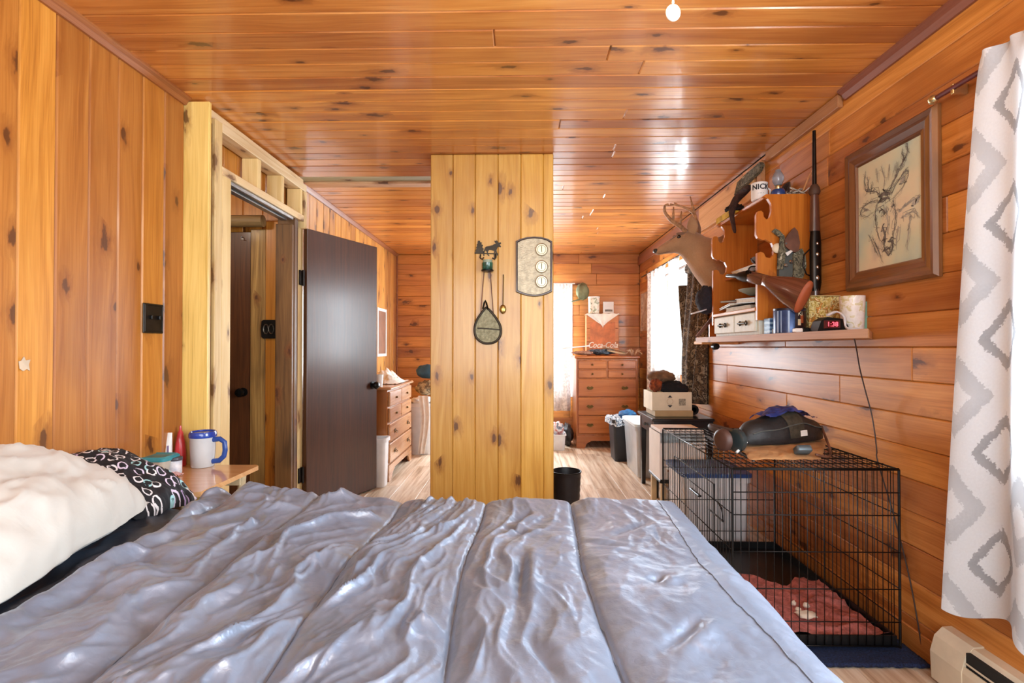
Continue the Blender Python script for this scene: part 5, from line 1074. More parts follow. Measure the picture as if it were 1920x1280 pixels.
obj('lid_flap', MB().box(x0_ + .01, x1_ - .0, y0_ + .02, y1_, zc1 + .001, zc1 + .022, .003), M['cardw'], ctn)
obj('printed_band', MB().box(x0_ + .05, x1_ - .02, y0_ - .002, y0_, zc0 + .05, zc0 + .12), blotchy('printed_carton', ['#9a5a34', '#c98a5a', '#5f4a3a', '#7aa0b0'], 20), ctn)
# ------------------------------------------------------------------ black desk with file box
DZ = .575
M['blackpaint'] = mat('black_paint', '#1b1c20', .3, var=.3, coat=.2)
dx0 = ay(1227, 800, 3.82).x - .01; dk0, dk1 = 3.80, 4.24
dk = thing('desk', 'small black painted table with tapering legs at the right wall', 'table', (1.2, 4.0, 0))
obj('table_top', MB().box(dx0 - .015, XR - .02, dk0 - .02, dk1 + .02, DZ - .02, DZ, .004), M['blackpaint'], dk)
dwr = obj('drawer', MB().box(dx0 + .002, dx0 + .02, dk0 + .055, dk1 - .055, DZ - .12, DZ - .024, .003), M['blackpaint'], dk); obj('knob', MB().ell((dx0 - .012, (dk0 + dk1) / 2, DZ - .07), (.013, .012, .012), 12, 8), M['grey'], dwr, 180)
obj('apron', MB().box(dx0 + .04, XR - .05, dk0 + .004, dk0 + .02, DZ - .13, DZ - .021, .002), M['blackpaint'], dk); obj('apron', MB().box(dx0 + .04, XR - .05, dk1 - .02, dk1 - .004, DZ - .13, DZ - .021, .002), M['blackpaint'], dk)
for (x_, y_) in ((dx0 + .022, dk0 + .022), (XR - .045, dk0 + .022), (dx0 + .022, dk1 - .022), (XR - .045, dk1 - .022)):
    obj('leg', MB().loft([((x_, y_, z_), (a_, a_, 0), (-a_, a_, 0)) for z_, a_ in ((0, .014), (DZ - .14, .020), (DZ - .021, .021))], 4), M['blackpaint'], dk)
bx0, bx1 = ay(1222, 760, 3.90).x, ay(1296, 760, 3.90).x
fbx = thing('file_box', 'cream file box stuffed with caps on the black desk', 'box', ((bx0 + bx1) / 2, 4.0, DZ))
M['cream2'] = mat('cream_card', '#e3d9bf', .7, var=.05); M['tanlid'] = mat('tan_card', '#bfa479', .7, var=.05)
zf = DZ + .001; zf1 = ay(1260, 735, 3.90).z; zfm = zf + .045
obj('tray_base', MB().box(bx0 + .02, bx1 + .008, 3.88, 4.16, zf, zfm, .003), M['tanlid'], fbx)
wb_ = MB(); zf2 = zfm + .001
wb_.box(bx0, bx1, 3.885, 3.892, zf2, zf1).box(bx0, bx1, 4.148, 4.155, zf2, zf1).box(bx0, bx0 + .007, 3.892, 4.148, zf2, zf1).box(bx1 - .007, bx1, 3.892, 4.148, zf2, zf1).box(bx0 + .007, bx1 - .007, 3.892, 4.148, zf2, zf2 + .006); obj('box_walls', wb_, M['cream2'], fbx)
cxm = (bx0 + bx1) / 2 - .015; zm2 = (zf2 + zf1) / 2
arr = MB().prism([(-.018, .028), (.018, .028), (0, .046)], lambda q: (cxm + q[0], 3.8845, zm2 + q[1]), (0, -.0008, 0)).prism([(-.018, -.028), (.018, -.028), (0, -.046)], lambda q: (cxm + q[0], 3.8845, zm2 + q[1]), (0, -.0008, 0))
obj('printed_arrow', arr, M['ink'], fbx, kind='stuff')
obj('printed_ring', MB().tube([(cxm + .022 * math.cos(t_), 3.884, zm2 + .022 * math.sin(t_)) for t_ in np.linspace(0, 2 * PI, 21)[:-1]], .0012, 4, loop=True), M['tanlid'], fbx)
obj('printed_label', MB().box(cxm + .065, cxm + .115, 3.8837, 3.8845, zm2 - .03, zm2 + .02), mat('grey_label', '#b9b29c', .7, c2='#6e6a5c', scale=90), fbx)
zt_ = zf1 - .02
solo('cap', blob((cxm - .02, 4.06, zt_ + .125), (.105, .10, .05), 21, .25), mat('brown_cap_cloth', '#8a6a4c', .9, c2='#5c4432', scale=20), 'worn brown cap on top of the heap in the file box', 'cap', smooth=180)
solo('beanie', blob((cxm + .062, 3.985, zt_ + .042), (.100, .078, .055), 23, .35), mat('black_wool', '#1c1a1d', .95, bump=.5, scale=40), 'black knitted beanie bulging over the front of the file box', 'cap', smooth=180)
solo('orange_glove', blob((cxm - .088, 3.955, zt_ + .068), (.046, .05, .045), 25, .45), mat('rust_orange_cloth', '#b0582a', .9, c2='#5a2c1c', scale=24), 'rust orange cloth glove at the left of the file box heap', 'glove', smooth=180)
solo('black_tape_roll', MB().lathe([(.02, -.02), (.038, -.02), (.038, .02), (.02, .02), (.02, -.02)], (bx1 + .045, 4.0, DZ + .040), 'y', 22), M['blackmetal'], 'black roll of tape beside the file box on the desk', 'tape')
# ------------------------------------------------------------------ bins left of the desk
M['clearbin'] = mat('clear_bin_plastic', '#e2eaf0', .2, trans=.3, var=.06); M['cyanlid'] = mat('white_cyan_lid', '#e6f3f6', .35, var=.06)
w0, w1 = ay(1192, 905, 4.36), ay(1262, 905, 4.36)
tote('clear_bin', 'clear plastic bin with a pale lid beside the black desk', w0.x + .17, 4.62, .165, .27, 0, .43, M['clearbin'], M['cyanlid'], .86)
solo('red_cloth', blob((w0.x + .17, 4.62, .07), (.11, .20, .055), 33, .3), mat('coral_cloth', '#d8674c', .9), 'coral red cloth showing through the clear bin', 'cloth', smooth=180)
w0 = ay(1153, 876, 4.98)
hp_ = tote('laundry_bin', 'black bin lined with a patterned blue bag near the far dresser', w0.x + .13, 5.13, .145, .15, 0, .40, mat('black_bin', '#24262c', .45), None, .84, lid=False, hollow=True)
def bag_fn(i, j):
    a = 2 * PI * i / 48; rr0 = (.172 + .014 * math.sin(a * 5) + .01 * math.sin(a * 9 + 1)); h = [-.055, -.015, .012, .012, -.01][j]; o_ = [.012, .010, .0, -.03, -.05][j]
    return (w0.x + .13 + (rr0 + o_) * math.copysign(abs(math.cos(a)) ** .6, math.cos(a)) * .92, 5.13 + (rr0 + o_) * math.copysign(abs(math.sin(a)) ** .6, math.sin(a)) * .95, .40 + h + .008 * math.sin(a * 7 + j))
obj('bag_liner', MB().grid(bag_fn, 48, 5, closed=True), camo('printed_liner', ['#dfe6ea', '#3f5f7c', '#e9eef0', '#22303c', '#9fc2d2'], 40), hp_, 180)
solo('blue_bundle', blob((w0.x + .15, 5.12, .435), (.085, .09, .045), 37, .3), mat('bright_blue_cloth', '#2a78b0', .7, c2='#1a4a7c', scale=20), 'bright blue cloth bundle in the patterned lined bin', 'cloth', smooth=180)
c = ay(1062, 900, 3.45)
tc_ = thing('wastebasket', 'ribbed black wastebasket on the floor by the boxed column', 'wastebasket', (c.x, 3.45, 0))
pr_ = [(.0, 0), (.078, 0), (.082, .004)] + [(.082 + .012 * h / .27 + (.0022 if k_ % 2 else -.0004), h) for k_, h in enumerate(np.linspace(.02, .26, 13))] + [(.098, .268), (.098, .276), (.093, .276), (.090, .262), (.078, .01), (0, .01)]
obj('ribbed_wall', MB().lathe(pr_, (c.x, 3.45, 0), 'z', 36), mat('black_rubber', '#26272c', .4, var=.2), tc_, 60)
obj('rim', MB().tube([(c.x + .096 * math.cos(t_), 3.45 + .096 * math.sin(t_), .276) for t_ in np.linspace(0, 2 * PI, 37)[:-1]], .004, 8, loop=True), M['blackmetal'], tc_, 180)
# ================================================================== FAR CHEST OF DRAWERS
M['maple'] = wood('honey_maple', 'x', '#b9703a', '#a45c28', '#7f4018', rough=.28, coat=.5, crough=.12, knot=0, var=.06); M['maplez'] = wood('honey_maple_z', 'z', '#b9703a', '#a45c28', '#7f4018', rough=.28, coat=.5, knot=0, var=.06)
M['brassold'] = mat('aged_brass', '#6b5126', .4, .8)
def batpull(x, y, z, ax_='x', s=1.0, facing=-1):
    mb = MB(); P_ = [(-.04, .0), (-.022, .018), (0, .010), (.022, .018), (.04, 0), (.020, -.016), (0, -.022), (-.020, -.016)]
    if ax_ == 'x':
        mb.prism(P_, lambda q: (x + q[0] * s, y, z + q[1] * s), (0, -.003, 0)); mb.tube([(x - .025 * s, y - .004, z), (x - .022 * s, y - .018, z - .01), (x, y - .021, z - .016), (x + .022 * s, y - .018, z - .01), (x + .025 * s, y - .004, z)], .003, 6)
    else:
        mb.prism(P_, lambda q: (x, y + q[0] * s, z + q[1] * s), (.003, 0, 0)); mb.tube([(x + .004, y - .025 * s, z), (x + .018, y - .022 * s, z - .01), (x + .021, y, z - .016), (x + .018, y + .022 * s, z - .01), (x + .004, y + .025 * s, z)], .003, 6)
    return mb
KY = 5.66
kx0, kx1 = ay(1081, 750, KY).x, ay(1197, 750, KY).x; kz1 = ay(1140, 667, KY).z
ch = thing('chest_of_drawers', 'tall honey maple chest of five drawer rows at the far wall', 'chest', ((kx0 + kx1) / 2, 5.9, 0))
obj('carcass', MB().box(kx0, kx1, KY + .018, 6.12, .12, kz1 - .03, .004), M['maplez'], ch)
obj('top', MB().box(kx0 - .02, kx1 + .02, KY - .012, 6.13, kz1 - .029, kz1, .008), M['maple'], ch)
zz = [kz1 - .045]; fr = [.125, .125, .16, .16, .165]
rowsz = []; z_ = kz1 - .045
tot = z_ - .15
for f_ in (.095, .095, .19, .19, .19): h = tot * f_ / .76; rowsz.append((z_ - h, z_)); z_ -= h
for k_, (a, b) in enumerate(rowsz):
    cols = [(kx0 + .02, (kx0 + kx1) / 2 - .008), ((kx0 + kx1) / 2 + .008, kx1 - .02)] if k_ < 2 else [(kx0 + .02, kx1 - .02)]
    for (c0_, c1_) in cols:
        d_ = obj('drawer', MB().box(c0_, c1_, KY, KY + .017, a + .005, b - .005, .007), M['maple'], ch)
        for px in ([(c0_ + c1_) / 2] if k_ < 2 else [c0_ + (c1_ - c0_) * .2, c0_ + (c1_ - c0_) * .8]):
            if k_ >= 2: obj('pull', batpull(px, KY - .0005, (a + b) / 2, 'x', 1.0), M['brassold'], d_, 40)
            else: obj('pull', MB().ell((px, KY - .008, (a + b) / 2), (.011, .012, .011), 10, 6), M['brassold'], d_, 180)
foot = [(kx0, 0), (kx0 + .09, 0), (kx0 + .11, .05), (kx0 + .16, .08), (kx1 - .16, .08), (kx1 - .11, .05), (kx1 - .09, 0), (kx1, 0), (kx1, .13), (kx0, .13)]
obj('bracket_base', MB().prism(foot, lambda q: (q[0], KY + .002, q[1]), (0, .016, 0)), M['maple'], ch)
for x_ in (kx0, kx1 - .018): obj('side_foot', MB().box(x_, x_ + .018, KY + .0185, 6.12, 0, .119), M['maplez'], ch)
# on the chest
kz = kz1 + .001
qx0, qx1 = ay(1100, 620, 5.98).x, ay(1160, 620, 5.98).x; qz1 = ay(1130, 590, 5.98).z
M['crate'] = wood('orange_crate', 'x', '#d88a44', '#c9742f', '#a0541c', rough=.5, coat=.1, knot=.3, var=.1)
wc = thing('wooden_crate', 'orange wooden drinks crate with red lettered front on the far chest', 'crate', ((qx0 + qx1) / 2, 6.05, kz))
hq = (qz1 - kz) / 3
for k_ in range(3): obj('slat', MB().box(qx0, qx1, 5.98, 5.992, kz + hq * k_ + .002, kz + hq * (k_ + 1) - .002, .002), M['crate'], wc)
for x_ in (qx0, qx1 - .012): obj('side', MB().box(x_, x_ + .012, 5.993, 6.12, kz, qz1, .002), M['crate'], wc)
obj('back', MB().box(qx0 + .0125, qx1 - .0125, 6.108, 6.12, kz, qz1), M['crate'], wc); obj('crate_top', MB().box(qx0, qx1, 5.98, 6.12, qz1 + .0005, qz1 + .012, .002), M['crate'], wc)
obj('red_panel', MB().box(qx0 + .04, qx1 - .04, 5.978, 5.9795, kz + .03, qz1 - .08), mat('faded_red_paint', '#cf743e', .6, var=.2), wc)
text('Coca-Cola', .085, lambda q: ((qx0 + qx1) / 2 + q.x * .92, 5.977 - q.z, kz + .115 + q.y * 1.1), wc, mat('white_script_paint', '#f3e6d2', .6), shear=.35, bold=.0015)
uu, vv = np.linspace(-1, 1, 60)[:, None], np.linspace(0, 1, 40)[None, :]
wx = (qx0 + qx1) / 2 + uu * (.20 * (1 - np.maximum(vv - .35, 0) / .65 * .96)) ; topm = vv < .35
dyp = np.where(topm, 6.11 - (vv / .35) * .140, 5.968 - .004 * np.sin(uu * 9)); dz = np.where(topm, qz1 + .016, qz1 + .016 - (vv - .35) / .65 * (.165 - .03 * np.abs(uu)))
sag = np.where(np.abs(wx - (qx0 + qx1) / 2) > (qx1 - qx0) / 2 + .004, 1.0, 0) * .012
tag(npgrid('white_doily', np.stack([wx, dyp + 0 * uu, dz - sag + .003 * np.sin(uu * 14)], 2), mat('white_linen', '#f3efe4', .9)), 'white cloth draped in a point over the drinks crate', 'cloth')
c = ay(1114, 585, 6.03); zq = qz1 + .02
cy_ = thing('white_canister', 'tall white patterned canister on the cloth covered crate', 'canister', (c.x, 6.05, zq))
obj('can_body', MB().lathe([(.058, 0), (.062, .004), (.066, .185), (.060, .19), (0, .19)], (c.x, 6.05, zq), 'z', 26), blotchy('floral_canister', ['#e8d9b8', '#f3ead8', '#f6f0e2', '#7f8a5c', '#f3e6d0'], 22), cy_, 50); obj('rim_band', MB().lathe([(.067, .178), (.069, .180), (.069, .192), (.064, .195), (0, .193)], (c.x, 6.05, zq), 'z', 26), M['white'], cy_, 50)
p0 = ay(1131, 590, 6.03); p1 = ay(1151, 570, 6.03)
pc = thing('photo_card', 'small framed white card beside the canister on the crate', 'picture', ((p0.x + p1.x) / 2, 6.05, zq))
obj('card_board', MB().box(p0.x, p1.x, 6.04, 6.055, zq, zq + .135, .002), M['white'], pc); obj('dark_band', MB().box(p0.x + .02, p1.x - .015, 6.0385, 6.0398, zq + .022, zq + .045), mat('faded_photo', '#8c8478', .6, c2='#4a4640', scale=60), pc)
mb = MB(); w_ = ay(1128, 655, 5.80)
solo('dark_coat', blob((w_.x, 5.80, kz + .042), (.16, .10, .030), 61, .5), camo('rumpled_print', ['#2a2c34', '#5c6a78', '#33302f', '#8e98a4', '#1d1d22'], 18), 'rumpled grey and black garment heaped on the far chest', 'garment', smooth=180)
w_ = ay(1140, 640, 5.74); solo('belt', MB().tube(smooth_pts([(w_.x - .07, 5.69, kz + .085), (w_.x, 5.68, kz + .08), (w_.x + .10, 5.68, kz + .06), (w_.x + .18, 5.70, kz + .03), (w_.x + .12, 5.665, kz + .03), (w_.x - .02, 5.665, kz + .06)], 5), .013, 8, flat=.5), mat('tan_belt', '#a0805c', .6, var=.3), 'tan leather belt lying over the rumpled garment', 'belt', smooth=60)
w_ = ay(1095, 655, 5.74); solo('brown_cloth', blob((w_.x - .01, 5.74, kz + .030), (.11, .08, .022), 63, .4), mat('brown_check_cloth', '#8a5c48', .9, c2='#b98c70', scale=30), 'brown checked cloth on the left end of the far chest', 'cloth', smooth=180)
w_ = ay(1188, 650, 5.78); mb = MB(); rr_ = random.Random(9)
for k_ in range(14): a_ = rr_.uniform(0, 6.28); mb.tube([(w_.x + .02 * math.cos(a_), 5.80 + .02 * math.sin(a_), kz + .006), (w_.x + .05 * math.cos(a_), 5.80 + .05 * math.sin(a_), kz + .05 + .03 * rr_.random()), (w_.x + (.07 + .03 * rr_.random()) * math.cos(a_), 5.80 + .07 * math.sin(a_), kz + .05 * rr_.random() + .012)], .006, 5)
o = solo('dried_flowers', mb, mat('dry_stems', '#b58c64', .9, c2='#d8c0a0', scale=50), 'dry tangled bouquet at the right end of the far chest', 'bouquet'); o['kind'] = 'stuff'
solo('white_stick', MB().tube([tuple(ay(1054, 653, 5.70)), tuple(ay(1106, 648, 5.72))], .007, 8), M['white'], 'white stick poking out left over the far chest edge', 'stick')
# olive hat hanging on the far wall
w_ = ay(1091, 546, YF - .09)
ht_ = thing('olive_hat', 'olive green bucket hat hung on the far wall next to the curtain', 'hat', (w_.x, YF - .08, w_.z))
obj('crown', blob((w_.x + .01, YF - .075, w_.z), (.075, .065, .10), 71, .18), mat('olive_cloth', '#7d8262', .9, var=.25, bump=.3), ht_, 180)
obj('brim', MB().loft([((w_.x - .03, YF - .06, w_.z - .10), (.10, 0, .03), (0, .055, 0)), ((w_.x - .03, YF - .06, w_.z - .088), (.10, 0, .03), (0, .055, 0))], 22), mat('olive_brim', '#6b7054', .9), ht_, 60)
# far curtain, lace curtains, rods
M['cotton'] = mat('white_cotton', '#efece6', .85, var=.06, scale=16)
def sheer(name, tr, frac):
    m = NT(name); tc = m.n('TexCoord'); nz = m.n('TexNoise', {'Vector': tc.outputs['Object'], 'Scale': 38.0, 'Detail': 3.0}); f = m.step(nz.outputs[0], .42, .58)
    c = m.mix(f, lin('#d9d8d6'), lin('#f4f3f1')); df = m.n('BsdfDiffuse', {0: c}); t = m.n('BsdfTranslucent', {0: c}); tp_ = m.n('BsdfTransparent')
    a = m.n('MixShader', {0: frac, 1: df.outputs[0], 2: t.outputs[0]}); b = m.n('MixShader', {0: m.math('MULTIPLY', m.math('SUBTRACT', 1.0, f), tr), 1: a.outputs[0], 2: tp_.outputs[0]}); m.t.links.new(b.outputs[0], m.out.inputs[0]); return m.m
M['lace'] = sheer('lace', .16, .12); M['lining'] = sheer('cotton_lining', .0, .06)
cf = ay(1073, 532, YF - .10)
o = curtain_sheet('curtain', .20, cf.x - .02, ay(1070, 770, YF - .1).z, cf.z, YF - .10, 3.2, .022, M['lining'], seed=5, axis='y', wid=.6); tag(o, 'plain white curtain on the far wall left of the tall chest', 'curtain')
solo('curtain_rod', MB().tube([(-.55, YF - .10, cf.z + .005), (cf.x + .03, YF - .10, cf.z + .005)], .007, 10), M['white'], 'white rod above the far wall window', 'curtain rod')
lz0, lz1 = ay(1230, 765, 4.9).z, 1.86
ya, yb = ax(1216, 500, XR - .07).y, ax(1300, 500, XR - .07).y
o = curtain_sheet('lace_curtain', 4.88, min(ya, 5.75), lz0, lz1, XR - .075, 4, .022, M['lace'], seed=7, wid=.5); tag(o, 'white lace curtain on the far side of the right window', 'curtain')
o = curtain_sheet('lace_curtain', 4.47, 4.72, lz0, lz1, XR - .075, 4, .022, M['lace'], seed=8, wid=.5); tag(o, 'white lace curtain on the near side of the right window, next to the camouflage jacket', 'curtain')
solo('curtain_rod', MB().tube([(XR - .075, 4.15, lz1 + .004), (XR - .075, 5.8, lz1 + .004)], .007, 10), M['gunmetal'], 'dark rod carrying the lace curtains', 'curtain rod')
# camouflage jacket
jy0, jy1 = ax(1312, 600, XR - .06).y, ax(1279, 600, XR - .06).y
jz1, jz0 = ax(1300, 500, XR - .06).z, ax(1290, 762, XR - .06).z
jk = thing('camo_jacket', 'long camouflage jacket hanging on the right wall under the deer head', 'jacket', (XR, (jy0 + jy1) / 2, jz0))
def drape(nm, y0, y1, z0, z1, m, dep, folds, seed, xw=XR - .004):
    mb = MB(); nu_, nv_ = 40, 26
    def fn(i, j):
        s = i / (nu_ - 1); t = j / (nv_ - 1); bul = math.sin(PI * s) ** .6; n_ = math.sin(s * folds * 6.28 + seed + 1.5 * t)
        return (xw - (.012 + dep * bul * (.7 + .3 * math.sin(3 * t + seed)) + .014 * n_ * bul), y0 + (y1 - y0) * s + .012 * math.sin(5 * t + seed), z0 + (z1 - z0) * t)
    mb.grid(fn, nu_, nv_); mb.grid(lambda i, j: (xw - .002, y0 + (y1 - y0) * i / 3, z0 + (z1 - z0) * j / 3), 4, 4); return obj(nm, mb, m, jk, 180)
drape('jacket_body', jy0, jy1 - .04, jz0 + .12, jz1, M['camod'], .095, 3, 1); drape('sleeve', jy1 - .10, jy1 + .03, jz0 + .02, jz1 - .12, M['camod'], .10, 1.5, 4); drape('sleeve', jy0 - .03, jy0 + .09, jz0 + .05, jz1 - .10, M['camod'], .08, 1.5, 2)
obj('collar', MB().tube([(XR - .05, (jy0 + jy1) / 2 + .09 * math.cos(t_), jz1 + .02 * math.sin(t_)) for t_ in np.linspace(0, 2 * PI, 15)[:-1]], .03, 8, loop=True), M['camod'], jk, 180)
obj('coat_hook', MB().tube([(XR - .001, (jy0 + jy1) / 2, jz1 + .05), (XR - .05, (jy0 + jy1) / 2, jz1 + .05)], .006, 8), M['gunmetal'], jk)
# small framed print on the right wall by the far corner
p0, p1 = ax(1201, 548, XR - .01), ax(1217, 620, XR - .01)
fp = thing('small_frame', 'small light wood framed print at the far end of the right wall', 'picture', (XR, (p0.y + p1.y) / 2, p1.z))
ya_, yb_ = min(p0.y, YF - .06), max(p1.y, 5.72); za_, zb2 = p1.z - .02, p0.z
for (a, b, c_, d) in ((yb_, ya_, za_, za_ + .025), (yb_, ya_, zb2 - .025, zb2), (yb_, yb_ + .025, za_ + .025, zb2 - .025), (ya_ - .025, ya_, za_ + .025, zb2 - .025)): obj('frame_rail', MB().box(XR - .018, XR - .002, a, b, c_, d, .002), M['raw'], fp)
obj('print', MB().box(XR - .010, XR - .003, yb_ + .025, ya_ - .025, za_ + .025, zb2 - .025), blotchy('faded_print', ['#cdbfb0', '#b09a8c', '#e2d8cc', '#8e7a70'], 12), fp)
# clutter at the foot of the far curtain
w_ = ay(1052, 828, 5.55); x_ = w_.x - .02
tb_ = tote('white_tub', 'white plastic tub on the floor under the far curtain', x_ - .02, 5.62, .085, .11, 0, .17, M['totewhite'], None, .86, lid=False, hollow=True)
solo('printed_bag', blob((x_ - .02, 5.62, .215), (.075, .09, .075), 81, .3), blotchy('printed_sack', ['#e8e4e0', '#c0504c', '#f0eeea', '#46506a', '#e6e2dc'], 14), 'white printed bag heaped in the tub under the far curtain', 'bag', smooth=180)
solo('dark_boots', blob((x_ + .115, 5.85, .12), (.06, .16, .12), 83, .35), mat('dark_boot_leather', '#2a2220', .6, var=.3), 'dark bundle on the floor between the tub and the tall chest', 'bundle', smooth=180)
# ================================================================== DEER HEAD
DY = 3.56
def dp_(u, v, y=DY): w = ay(u, v, y); return Vector((w.x, y, w.z))
def fur(name, a, b, belly):
    m = NT(name); tc = m.n('TexCoord'); n1 = m.n('TexNoise', {'Vector': tc.outputs['Object'], 'Scale': 7.0, 'Detail': 4.0}); n2 = m.n('TexNoise', {'Vector': m.n('Mapping', {0: tc.outputs['Object']}).outputs[0], 'Scale': 130.0, 'Detail': 2.0})
    c = m.ramp(n1.outputs[0], [(.3, lin(a)), (.7, lin(b))]); c = m.mix(m.math('MULTIPLY', n2.outputs[0], .35), c, lin(belly)); m.p(Base_Color=c, Roughness=.85); m.b.inputs['Sheen Weight'].default_value = .3; m.bump(n2.outputs[0], .4, .01); return m.m
M['fur'] = fur('deer_fur', '#9a7450', '#b58c64', '#c9a884'); M['furd'] = fur('deer_face_dark', '#6a5040', '#8a6a50', '#9a8068'); M['antler'] = mat('antler_bone', '#b58a62', .5, var=.3, scale=40)
dr = thing('deer_head', 'mounted deer head with antlers on the right wall beyond the gun rack', 'deer mount', (XR, DY, 1.55))
secs = [((1373, 432), (1352, 556), .13), ((1352, 442), (1336, 552), .14), ((1337, 447), (1321, 541), .135), ((1322, 444), (1302, 516), .105), ((1312, 438), (1287, 492), .085), ((1303, 434), (1276, 478), .080), ((1292, 433), (1266, 474), .074), ((1279, 434), (1257, 475), .066), ((1266, 441), (1248, 476), .052), ((1254, 449), (1241, 477), .042), ((1243, 457), (1235, 478), .036), ((1234, 463), (1231, 478), .031), ((1229, 468), (1229, 476), .020)]
L = []
for (p, q, w) in secs:
    a, b = dp_(*p), dp_(*q); a.x = min(a.x, XR - .014); b.x = min(b.x, XR - .014); L.append(((a + b) / 2, (a - b) / 2, Vector((0, w, 0))))
# resample for a smooth body
R2 = []
for i in range(len(L) - 1):
    for k in range(4):
        t = k / 4; R2.append(tuple(L[i][m].lerp(L[i + 1][m], t) for m in range(3)))
R2.append(L[-1])
hd_ = obj('head_and_neck', MB().loft(R2, 26), M['fur'], dr, 180)
md = hd_.modifiers.new('smooth', 'SMOOTH'); md.iterations = 6; md.factor = .5
obj('wall_plaque', MB().loft([((XR - .014, DY, 1.60), (0, .16, 0), (0, 0, .24)), ((XR - .001, DY, 1.60), (0, .175, 0), (0, 0, .255))], 28), M['frame'], dr, 40)
for s in (-1, 1):
    e = dp_(1269, 447); obj('eye', MB().ell((e.x, DY + s * .050, e.z), (.014, .012, .014), 14, 8), mat('glass_eye_%d' % (s > 0), '#0c0806', .08, coat=.8), dr, 180)
    e = dp_(1279, 441); eb = dp_(1303, 440, DY + s * .06)
    obj('brow', MB().ell((e.x - .025, DY + s * .045, e.z + .002), (.03, .012, .010), 12, 6), M['furd'], dr, 180)
n_ = dp_(1230, 471); obj('nose_pad', MB().ell((n_.x - .004, DY, n_.z + .002), (.018, .026, .017), 16, 10), mat('black_nose', '#2a2422', .4, var=.4), dr, 180)
m0, m1 = dp_(1232, 477), dp_(1252, 473); obj('mouth_line', MB().tube([(m0.x, DY - .028, m0.z), (m0.x + .03, DY - .038, m0.z + .004), (m1.x, DY - .043, m1.z)], .0028, 6), M['furd'], dr, 60)
sn = [dp_(u, v) for u, v in ((1283, 435), (1266, 443), (1252, 453), (1238, 463))]
obj('muzzle_bridge', MB().loft([((p.x, DY, p.z - .006), (.0, .0, .012), (0, w_, 0)) for p, w_ in zip(sn, (.035, .040, .032, .028))], 14), M['furd'], dr, 180)
def ear(b0, t0, y0, y1, m):
    a, b = dp_(*b0, DY + y0), dp_(*t0, DY + y1); d = b - a; q = []
    for t, w in ((0, .016), (.2, .036), (.45, .044), (.7, .034), (.9, .014), (1, .003)): q.append((a + d * t, Vector((w * .75, -w * .5 * (1 if y0 < 0 else -1), 0)), Vector((.006, .010, 0))))
    return obj('ear', MB().loft(q, 14), m, dr, 180)
ear((1299, 440), (1297, 404), -.045, -.075, M['fur']); ear((1310, 442), (1304, 404), .05, .09, M['furd'])
def antler(main, tines, y0, y1):
    P_ = [dp_(u, v, DY + y0 + (y1 - y0) * k / (len(main) - 1)) for k, (u, v) in enumerate(main)]; P_ = [Vector(p) for p in smooth_pts([tuple(p) for p in P_], 4)]; n = len(P_)
    o = obj('antler', MB().tube(P_, [.017 - .011 * k / (n - 1) for k in range(n)], 10), M['antler'], dr, 180)
    for tn_, f in tines:
        q = P_[min(n - 1, int(f * (n - 1)))]; e_ = dp_(*tn_, q.y + .02); obj('tine', MB().tube([q, q.lerp(e_, .5) + Vector((0, 0, .004)), e_], [.010, .008, .003], 8), M['antler'], o, 180)
antler([(1285, 434), (1275, 424), (1262, 416), (1252, 406), (1246, 396), (1247, 386), (1253, 383)], [((1263, 388), .36), ((1278, 396), .18)], -.035, -.12)
antler([(1306, 438), (1304, 424), (1304, 410), (1300, 399), (1290, 392), (1274, 386), (1256, 383)], [((1294, 368), .42), ((1264, 372 + 8), .9)], .035, .12)
# ================================================================== COLUMN DECOR
CYF = 2.99
M['wrought'] = mat('dark_wrought_metal', '#3c3428', .55, .5, var=.25)
w_ = ay(914, 468, CYF)
mh = thing('moose_hook', 'dark metal moose and pine tree hook on the boxed column', 'hook', (w_.x, CYF, w_.z))
def flat(poly, nm, m=None, th=.004, y=CYF - .002, par=mh): return obj(nm, MB().prism([(lambda q: (q.x, q.z))(ay(u, v, y)) for u, v in poly], lambda q: (q[0], y, q[1]), (0, -th, 0)), m or M['wrought'], par)
X_ = lambda pts: [(870 + a / 5.567, 430 + b / 5.567) for a, b in pts]
flat(X_([(150, 118), (165, 118), (172, 135), (188, 138), (180, 155), (200, 165), (190, 185), (208, 205), (196, 215), (212, 235), (205, 250), (110, 245), (125, 228), (118, 218), (135, 200), (125, 192), (140, 170), (132, 162), (148, 140), (140, 135)]), 'pine_tree')
flat(X_([(215, 205), (225, 185), (240, 178), (270, 172), (300, 165), (318, 152), (335, 150), (318, 128), (322, 115), (335, 125), (342, 110), (352, 128), (362, 140), (385, 135), (388, 148), (372, 158), (388, 178), (380, 188), (362, 178), (350, 190), (345, 205), (338, 215), (345, 240), (355, 268), (345, 275), (335, 250), (328, 232), (322, 268), (328, 300), (316, 302), (312, 270), (316, 225), (280, 215), (262, 215), (250, 232), (252, 255), (268, 275), (258, 280), (240, 258), (238, 232), (222, 218), (212, 245), (215, 275), (202, 278), (202, 245), (208, 225)]), 'moose')
bar_ = [ay(u, v, CYF - .006) for u, v in ((900, 481), (913, 477), (928, 481))]
obj('hook_arm', MB().tube([ay(901, 477, CYF - .004), ay(900, 483, CYF - .012), ay(904, 486, CYF - .02), ay(907, 482, CYF - .024)], .004, 8), M['wrought'], mh, 60); obj('hook_arm', MB().tube([ay(929, 476, CYF - .004), ay(930, 482, CYF - .012), ay(927, 486, CYF - .02), ay(923, 483, CYF - .024)], .004, 8), M['wrought'], mh, 60)
obj('cross_bar', MB().tube([ay(890, 474.5, CYF - .004), ay(934, 475.5, CYF - .004)], .003, 6), M['wrought'], mh, 60)
w_ = ay(914, 506, CYF - .035); ca_ = thing('candle_cup', 'small green glass candle cup hanging from the moose hook', 'candle', (w_.x, CYF - .035, w_.z))
